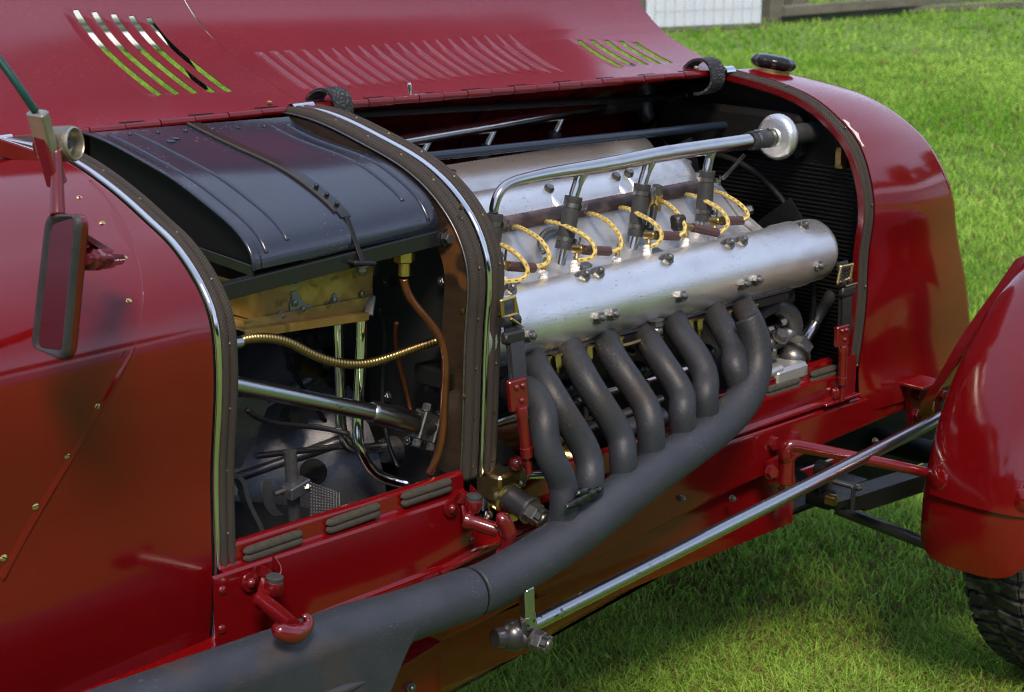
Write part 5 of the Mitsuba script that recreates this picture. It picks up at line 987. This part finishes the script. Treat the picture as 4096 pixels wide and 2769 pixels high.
def wing_grid(dr):
    G = []
    for th in TH:
        row = []
        for v in VV:
            t2 = th
            if th < 0: t2 = th + math.radians(5.5) * abs(2 * v - 1) ** 5 * (th / TH[0])
            row.append(wing_pt(t2, v, dr))
        G.append(row)
    return np.array(G)
add('front_wing__panel', sheet(wing_grid(0), .003), 'm_paint', 50, label='glossy dark red cycle wing over the front wheel')
ss = A([[1.1754,-0.06,0.4898],[1.1601,-0.075,0.5207],[1.1564,-0.1,0.5565],[1.1634,-0.135,0.6241],[1.2132,-0.16,0.6983],[1.2809,-0.175,0.7682]])
add('front_wing__upper_stay', sheet(np.stack([spl(ss + [.0, .016, -.006], 30), spl(ss + [0, -.012, .010], 30)]), .008), 'm_redpart', 40, label='flat red stay running up beside the wing')
add('front_wing__upper_stay_leg', bar(A([1.1937,-0.05,0.463]), A([1.1798,-0.058,0.5048]), .022, .016), 'm_redpart', 30)
bt = np.radians(np.linspace(8, 15.5, 5))
Gb = np.array([[wing_pt(t, v, .0085) for v in np.linspace(.15, .995, 30)] for t in bt])
add('front_wing__rivet_band', sheet(Gb, .0025), 'm_paint', 50, label='riveted red band across the lower wing')
for v in (.235, .90):
    p = wing_pt(math.radians(11.7), v, .0075); nrm = unit([-1, (v - .5) * -.8 if v < .5 else 0, .2])
    add('front_wing__rivet', rev([(.0190, -.004), (.0185, .0015), (.014, .0040), (.006, .0056), (.001, .006)], p, nrm, 26), 'm_paint', 50)
# leaf spring, brake rod
sp = spl(A([[0.9459,0.01,0.3516],[1.0118,0.01,0.3472],[1.1491,0.01,0.3397],[1.2949,0.01,0.3308],[1.4502,0.01,0.3177]]), 20)
for k in range(5):
    q = sp[:, :] + [0.03 * k, 0, -.0085 * k]
    G = np.stack([q + [0, -.022, 0], q + [0, .022, 0]])
    add('leaf_spring__leaf', sheet(G, .0065, flip=True), 'm_matte', 35)
add('leaf_spring__clip', cat([bar(A([1.0218,-0.016,0.3758]), A([1.0213,-0.016,0.3324]), .012, .003, (0, 1, 0)), hexnut(A([1.0289,-0.014,0.3727]), [.2, -1, 0], .0065, .010, True)]), 'm_darkrod', 30)
add('leaf_spring__clip_bar', seg(A([1.0109,0.03,0.3795]), A([1.0289,-0.014,0.3727]), .005), 'm_darkrod')
add('leaf_spring__eye', rev([(.016, -.03), (.018, -.025), (.018, .012), (.010, .014)], A([0.9596,0,0.3653]), [0, -1, 0], 24), 'm_soot', 40)
add('leaf_spring__grease_cap', rev([(.010, 0), (.010, .018), (.008, .019)], A([0.9476,-0.012,0.3713]), [.2, -1, 0], 20), 'm_bronze', 40)
add('leaf_spring__shackle', cat([bar(A([0.9691,0.02,0.4019]), A([0.9595,0,0.367]), .03, .02), rev([(.017, -.01), (.017, .012)], A([0.9362,-0.01,0.4251]), [0, -1, 0], 22)]), 'm_soot', 40)
add('leaf_spring__hanger', plate(A([[0.8884,0,0.4342],[0.9911,0,0.4322],[1.0725,0,0.4164],[0.9925,-0,0.414],[0.9148,0,0.4166]]), .006, [0, 1, 0]), 'm_redpart', 30)
add('brake_rod', tube(A([[1.1737,0.12,0.2611],[1.2123,-0.12,0.2221]]), .0115, 18), 'm_darkrod', 40, label='dark steel rod low behind the front wheel')
add('front_axle__shield', obox([1.30, .20, .345], [.42, 0, 0], [0, .004, 0], [0, 0, .108]), 'm_soot', False)
add('front_axle__under_sheet', obox([1.15, .42, .40], [.28, 0, 0], [0, .24, 0], [0, 0, .004]), 'm_soot', False)
add('front_axle__beam', tube(A([[1.405, -.12, .33], [1.405, .70, .33]]), .024, 18), 'm_soot', 40)
# wheel: tyre with tread blocks, rim, spokes
ty = -.275; tw = .066
prof = [(.262, -.050), (.290, -.066), (.322, -.064), (.345, -.052), (.353, -.030), (.355, 0), (.353, .030), (.345, .052), (.322, .064), (.290, .066), (.262, .050)]
wcen = np.array([wc[0], ty, .355])
add('front_wheel__tyre', rev([(r, h) for r, h in prof], wcen, [0, 1, 0], 90, False), 'm_tyre', 50, label='black treaded front tyre')
add('front_wheel__sidewall', rev([(.280, -.0665), (.300, -.0675), (.322, -.0655), (.338, -.060)], wcen, [0, 1, 0], 90, False), 'm_tyreside', 50, label='dusty grey tyre sidewall')
tb = []
for k in range(64):
    a = k / 64 * 2 * np.pi; u = np.array([math.cos(a), 0, math.sin(a)]); w = np.array([-math.sin(a), 0, math.cos(a)])
    for s in (-1, 1):
        tb.append(obox(wcen + u * .354 + np.array([0, s * .027, 0]) + w * (.004 if s > 0 else -.004), u * .0045, np.array([0, .022, 0]) + w * .005 * s, w * .0118, .0015))
        tb.append(obox(wcen + u * .342 + np.array([0, s * .0555, 0]), u * .013, np.array([0, s * .004, 0]) + u * -.002, w * .0100, .001))
for m in tb[:256]: add('front_wheel__tread_block', m, 'm_tyre', False) if False else None
add('front_wheel__tread', cat(tb), 'm_tyre', False, kind='stuff')
add('front_wheel__rim', rev([(.262, -.05), (.255, -.052), (.245, -.03), (.24, 0), (.245, .03), (.255, .052), (.262, .05)], wcen, [0, 1, 0], 60, False), 'm_redpart', 40)
add('front_wheel__hub', rev([(.04, -.05), (.06, 0), (.16, .04), (.16, .07), (.05, .09)], wcen, [0, 1, 0], 40), 'm_redpart', 40)
for k in range(24):
    a = k / 24 * 2 * np.pi; b = a + (.25 if k % 2 else -.25)
    add('front_wheel__spoke', seg(wcen + [.05 * math.cos(b), -.03 if k % 2 else .02, .05 * math.sin(b)], wcen + [.245 * math.cos(a), 0, .245 * math.sin(a)], .0022, None, 6), 'm_rod')

fw_ = wcen + [0, 1.06, 0]
add('front_wheel_001__tyre', rev([(r, h) for r, h in prof], fw_, [0, 1, 0], 60, False), 'm_tyre', 50); add('front_wheel_001__disc', rev([(.05, -.02), (.26, -.01), (.26, .01), (.05, .02)], fw_, [0, 1, 0], 40), 'm_redpart', 40)
# ------------------------------------------------------------------ mirror, its post, cable and knob
mo = A([[-0.5986,-0.1175,1.0954],[-0.6161,-0.2064,1.108],[-0.6152,-0.1625,0.95],[-0.5955,-0.0649,0.9447]]); mn = unit([-.978, .2, .05])
def rrect(q, r, n=6):
    out = []
    for i in range(4):
        p, a, b = q[i], q[i - 1], q[(i + 1) % 4]; u, w = unit(a - p), unit(b - p)
        for t in np.linspace(0, 1, n): out.append(p + u * r * (1 - t) ** 2 + w * r * t ** 2)
    return np.array(out)
ro = rrect(mo, .016); cen = ro.mean(0)
mv = unit(mo[3] - mo[0]); mu = np.cross(mv, mn)
def msc(a_, b_): d_ = ro - cen; return cen + np.outer(d_ @ mu, mu) * a_ + np.outer(d_ @ mv, mv) * b_
ri = msc(.80, .955); rg = msc(.68, .915)
def loop(rows, close=True):
    V = np.array(rows); m, n = V.shape[:2]
    i, j = np.meshgrid(np.arange(m - 1), np.arange(n), indexing='ij'); q = np.stack([i * n + j, i * n + (j + 1) % n, (i + 1) * n + (j + 1) % n, (i + 1) * n + j], -1).reshape(-1, 4)
    f = np.vstack([q[:, [0, 1, 2]], q[:, [0, 2, 3]]]); v = V.reshape(-1, 3)
    if close:
        v = np.vstack([v, V[-1].mean(0)]); k = len(v) - 1; j = np.arange(n); f = np.vstack([f, np.stack([(m - 1) * n + j, (m - 1) * n + (j + 1) % n, np.full(n, k)], 1)])
    return mesh(v, f)
add('mirror__back_shell', loop([ro - mn * .001, ro - mn * .0065, cen + (ro - cen) * .95 - mn * .009, cen + (ro - cen) * .75 - mn * .0125, cen + (ro - cen) * .3 - mn * .014]), 'm_redpart', 50, label='red painted back shell of the mirror')
add('mirror__rubber_rim', loop([ro - mn * .002, ro + mn * .003, msc(.93, .98) + mn * .0055, ri + mn * .0045, rg + mn * .001], False), 'm_rubber', 50, label='black rim of the mirror')
add('mirror__glass', plate(rg + mn * .0012, .001, mn), 'm_mirror', False, label='rectangular mirror glass reflecting the red body')
pt = A([[-0.5912,-0.125,1.1612],[-0.5952,-0.13,1.1352],[-0.5993,-0.135,1.1137],[-0.6031,-0.14,1.0968]])
add('mirror__post', tube(spl(pt, 24), np.linspace(.0058, .0078, 24), 16), 'm_redpart', True, label='red tapered mirror post')
add('mirror__arm', cat([bar(A([-0.5734,-0.13,1.0707]), A([-0.4762,-0.03,1.0225]), .012, .007), seg(A([-0.5647,-0.12,1.0432]), A([-0.4565,-0.02,1.0115]), .007)]), 'm_redpart', 40)
pj = A([-0.547,-0.1,1.0375]); axm = unit(A([-0.4537,-0.02,1.0105]) - pj)
add('mirror__joint', rev([(.006, -.005), (.0125, .0), (.0125, .010), (.008, .013), (.0125, .022), (.0125, .036), (.009, .040), (.011, .055), (.011, .062), (.007, .065)], pj, axm, 22), 'm_redpart', 40)
add('mirror__arm_washer', rev([(.010, -.012), (.010, .002), (.006, .006)], A([-0.4672,-0.016,1.0115]), axm, 18), 'm_redpart', 40)
# cable block and knob on top of the post
cb0, cb1 = A([-0.6129,-0.13,1.2026]), A([-0.5953,-0.118,1.1518])
add('mirror__cable_block', bar(cb0, cb1, .021, .013, (1, .4, 0), .002), 'm_nickel', 30, label='dull nickel block clamping the green cable')
add('mirror__cable', tube(spl(A([[-0.6589,-0.1,1.2875],[-0.6429,-0.11,1.2592],[-0.6355,-0.12,1.2421],[-0.6278,-0.128,1.2247],[-0.6211,-0.13,1.2125],[-0.6149,-0.13,1.2032]]), 40), .0042, 12), 'm_green', True, label='green sheathed cable curving in from the left')
kc = A([-0.5751,-0.115,1.1642]); kx = unit([-.35, -.93, .05]) * 1.0; kx = unit([.45, -.88, .08])
kn = [rev([(.0155, -.012), (.0175, -.010), (.0178, .010), (.0172, .013), (.0160, .0135), (.0150, .012), (.0146, .001), (.001, .0)], kc, kx, 60, False)]
for a in np.linspace(0, 2 * np.pi, 44, endpoint=False):
    x_ = unit(np.cross(kx, [0, 0, 1])); y_ = np.cross(kx, x_); d_ = x_ * math.cos(a) + y_ * math.sin(a)
    kn.append(obox(kc + d_ * .0178, d_ * .0007, np.cross(kx, d_) * .0007, kx * .0105))
add('mirror__knob', cat(kn), 'm_nickel', 40, label='knurled nickel knob with a hollow face')
add('mirror__knob_bolt', rev([(.0062, 0), (.0060, .006), (.004, .008)], kc, kx, 18), 'm_darkrod', 40)
add('mirror__knob_boss', rev([(.012, -.03), (.014, -.012)], kc, kx, 24), 'm_redpart', 40)
add('mirror__wedge', bar(A([-0.6055,-0.12,1.1943]), A([-0.5923,-0.125,1.1252]), .016, .018, (1, .4, 0), .002), 'm_redpart', 30)

# ================================================================== BACKGROUND
def post(nm, p, w, h, lab, ang=0.0):
    p = A(p); c, s = math.cos(ang), math.sin(ang)
    add(nm, obox(p + [0, 0, h / 2 - .05], [w / 2 * c, w / 2 * s, 0], [-w / 2 * s, w / 2 * c, 0], [0, 0, h / 2 + .05], .008), 'm_fence', 30, root='', label=None)
    k = [x for x in scene if x == nm or x.startswith(nm + '_')][-1]; labels[k] = {'label': lab, 'category': 'fence post'}
FA = A(A([10.5991,8.6974,0])); FB = A(A([14.774,7.5532,0])); fd = unit(FB - FA); fa = math.atan2(fd[1], fd[0])
post('fence_post', A([10.4116,8.6539,0]), .15, 1.25, 'weathered fence post left of the white sheet', fa)
post('fence_post', A([11.8743,8.3935,0]), .15, 1.25, 'weathered fence post right of the white sheet', fa)
post('fence_post', A([14.02,8.4587,0]), .13, 1.2, 'square grey fence post, furthest right behind the lawn', fa)
P0, P1, P2 = A(A([11.7994,8.256,0.04])), A(A([13.4611,8.0868,0.04])), A(A([15.4404,7.4739,0.04]))
for a_, b_, lb in ((P0, P1, 'grey bottom board of the fence, nearer the white sheet'), (P1 + fd * .01, P2, 'grey bottom board of the fence at the far right')):
    k = 'fence_board' if 'fence_board' not in scene else 'fence_board_001'
    scene[k] = mikit.ply(bar(a_, b_, .035, .055, (0, 0, 1), .004), 'm_fence'); labels[k] = {'label': lb, 'category': 'fence board', 'group': 'bottom boards of the fence'}
SA, SB = A(A([10.3324,8.4836,0.06])), A(A([11.4802,8.1582,0.05])); nb = np.array([fd[1], -fd[0], 0])
off_ = -nb * .9
scene['white_sheet'] = mikit.ply(obox((SA + SB) / 2 + [0, 0, .115] + off_ * .08, (SB - SA) / 2 * 1.0, nb * .006, [0, 0, .135], .003), 'm_white')
labels['white_sheet'] = {'label': 'pale bluish white sheet between two fence posts behind wire mesh', 'category': 'sheet'}
scene['low_board'] = mikit.ply(bar(SA + nb * .02 + [0, 0, -.075], SB + nb * .02 + [0, 0, -.07], .03, .09, (0, 0, 1), .004), 'm_fence'); labels['low_board'] = {'label': 'dark damp board along the foot of the white sheet', 'category': 'board'}
wires = []
L = np.linalg.norm(SB - SA); n_ = 12
for i in range(n_ + 1): q = SA + (SB - SA) * i / n_ + nb * .06; wires.append(tube([q + [0, 0, -.05], q + [0, 0, 1.0]], .0022, 5))
for h in (.0, .14, .28, .42): wires.append(tube([SA + nb * .06 + [0, 0, h - .02], SB + nb * .06 + [0, 0, h - .02]], .0022, 5))
scene['wire_netting'] = mikit.ply(cat(wires), 'm_wire'); labels['wire_netting'] = {'label': 'square wire stock netting in front of the white sheet', 'category': 'netting'}
# dark bank / green-grey strip above the sheet
scene['dark_trough'] = mikit.ply(obox((SA + SB) / 2 + [0, 0, .42] - nb * .5, (SB - SA) / 2 * 1.25, nb * .2, [0, 0, .16], .02), 'm_window'); labels['dark_trough'] = {'label': 'dark greenish box standing above and behind the white sheet', 'category': 'box'}
# second rail and small post in the field behind
q = A(A([10.4172,7.2086,0.3])); q2 = A(A([12.4247,6.2021,0.36]))
scene['field_rail'] = mikit.ply(bar(A(A([11.7555,8.1785,0.12])), A(A([14.2129,7.2115,0.12])) + [2, .6, .0], .05, .09, (0, 0, 1), .005), 'm_fence'); labels['field_rail'] = {'label': 'pale mossy rail lying in the field beyond the fence', 'category': 'rail'}
post('fence_post', A([12.5445,8.6436,0]), .20, .34, 'short stub post under the mossy rail beyond the fence', fa)
scene['iron_stake'] = mikit.ply(tube(A(A([13.5825,8.5982,0])) + A([[0, 0, -.05], [0, 0, 1.1]]), .022, 8), 'm_soot'); labels['iron_stake'] = {'label': 'thin black iron stake by the fence board', 'category': 'stake'}
# pale trailer beyond the lawn, seen through the slots of the rear bonnet panel
TA, TB = A(A([5.3979,10.8631,0])), A(A([7.3413,9.6473,0]))
td = unit(TB - TA); tn = np.array([td[1], -td[0], 0]); tl = np.linalg.norm(TB - TA)
def tb_(key, z0, z1, mt, o=0.0, lab=None, cat_=None):
    c = (TA + TB) / 2 - tn * .9 + tn * o + np.array([0, 0, (z0 + z1) / 2])
    scene[key] = mikit.ply(obox(c, td * tl / 2, tn * .9, [0, 0, (z1 - z0) / 2], .04), mt)
tb_('trailer__lower_body', .02, .150, 'm_vehicle'); tb_('trailer__dark_band', .150, .222, 'm_window', -.02); tb_('trailer__upper_body', .222, 1.9, 'm_vehicle')
labels['trailer'] = {'label': 'long white trailer with a dark band, seen through the open louvre slots', 'category': 'trailer'}
# pale tents and a van on the camera's side of the field, out of frame: mirrored in the paint
def tent(key, az, d, L, W, H_, lab):
    a = math.radians(az); c = np.array([math.cos(a), math.sin(a), 0]) * d; t = np.array([-math.sin(a), math.cos(a), 0]); u = np.array([math.cos(a), math.sin(a), 0])
    scene[key + '__wall'] = mikit.ply(obox(c + [0, 0, H_ * .33], t * L / 2, u * W / 2, [0, 0, H_ * .33], .05), 'm_white')
    ro_ = np.array([c - t * L * .53 - u * W * .55 + [0, 0, H_ * .66], c + t * L * .53 - u * W * .55 + [0, 0, H_ * .66], c + t * L * .5 + [0, 0, H_], c - t * L * .5 + [0, 0, H_]])
    ro2 = np.array([c - t * L * .53 + u * W * .55 + [0, 0, H_ * .66], c + t * L * .53 + u * W * .55 + [0, 0, H_ * .66], c + t * L * .5 + [0, 0, H_], c - t * L * .5 + [0, 0, H_]])
    scene[key + '__roof'] = mikit.ply(cat([plate(ro_, .03), plate(ro2, .03)]), 'm_white'); labels[key] = {'label': lab, 'category': 'tent'}
tent('tent', 324, 15, 4.2, 3, 2.6, 'white show tent with a ridge roof, mirrored in the cockpit side')
tent('tent_001', 305, 13, 2.6, 2.6, 2.2, 'smaller white tent further to the left, mirrored in the paint')
tent('tent_002', 341, 19, 5.5, 3, 2.9, 'longest white tent, mirrored in the radiator cowl')
# trees around the field, out of frame: what the paint and the chrome mirror
ms = []
r = np.random.default_rng(11)
for k in range(46):
    an = math.radians(150 + k * 4.6 + r.uniform(-1.5, 1.5)); d_ = r.uniform(24, 34); hh = r.uniform(3.6, 7.0)
    if 12 < k % 23 < 15: hh *= .35
    c = CAM * [1, 1, 0] + np.array([math.cos(an), math.sin(an), 0]) * d_
    for _ in range(9):
        b = ball([0, 0, 0], 1, 2); v = b.vertices; n_ = 1 + .22 * np.sin(v[:, 0] * 7 + r.uniform(0, 6)) * np.sin(v[:, 1] * 6 + r.uniform(0, 6)) + .15 * np.sin(v[:, 2] * 9 + r.uniform(0, 6))
        b.vertices[:] = v * n_[:, None] * r.uniform(.9, 1.7) + c + [r.uniform(-1.6, 1.6), r.uniform(-1.6, 1.6), r.uniform(.3, hh)]
        ms.append(b)
scene['far_wood'] = mikit.ply(cat(ms), 'm_foliage', smooth=False); labels['far_wood'] = {'kind': 'stuff', 'label': 'dark tree line around the field, mirrored in the paint', 'category': 'wood'}
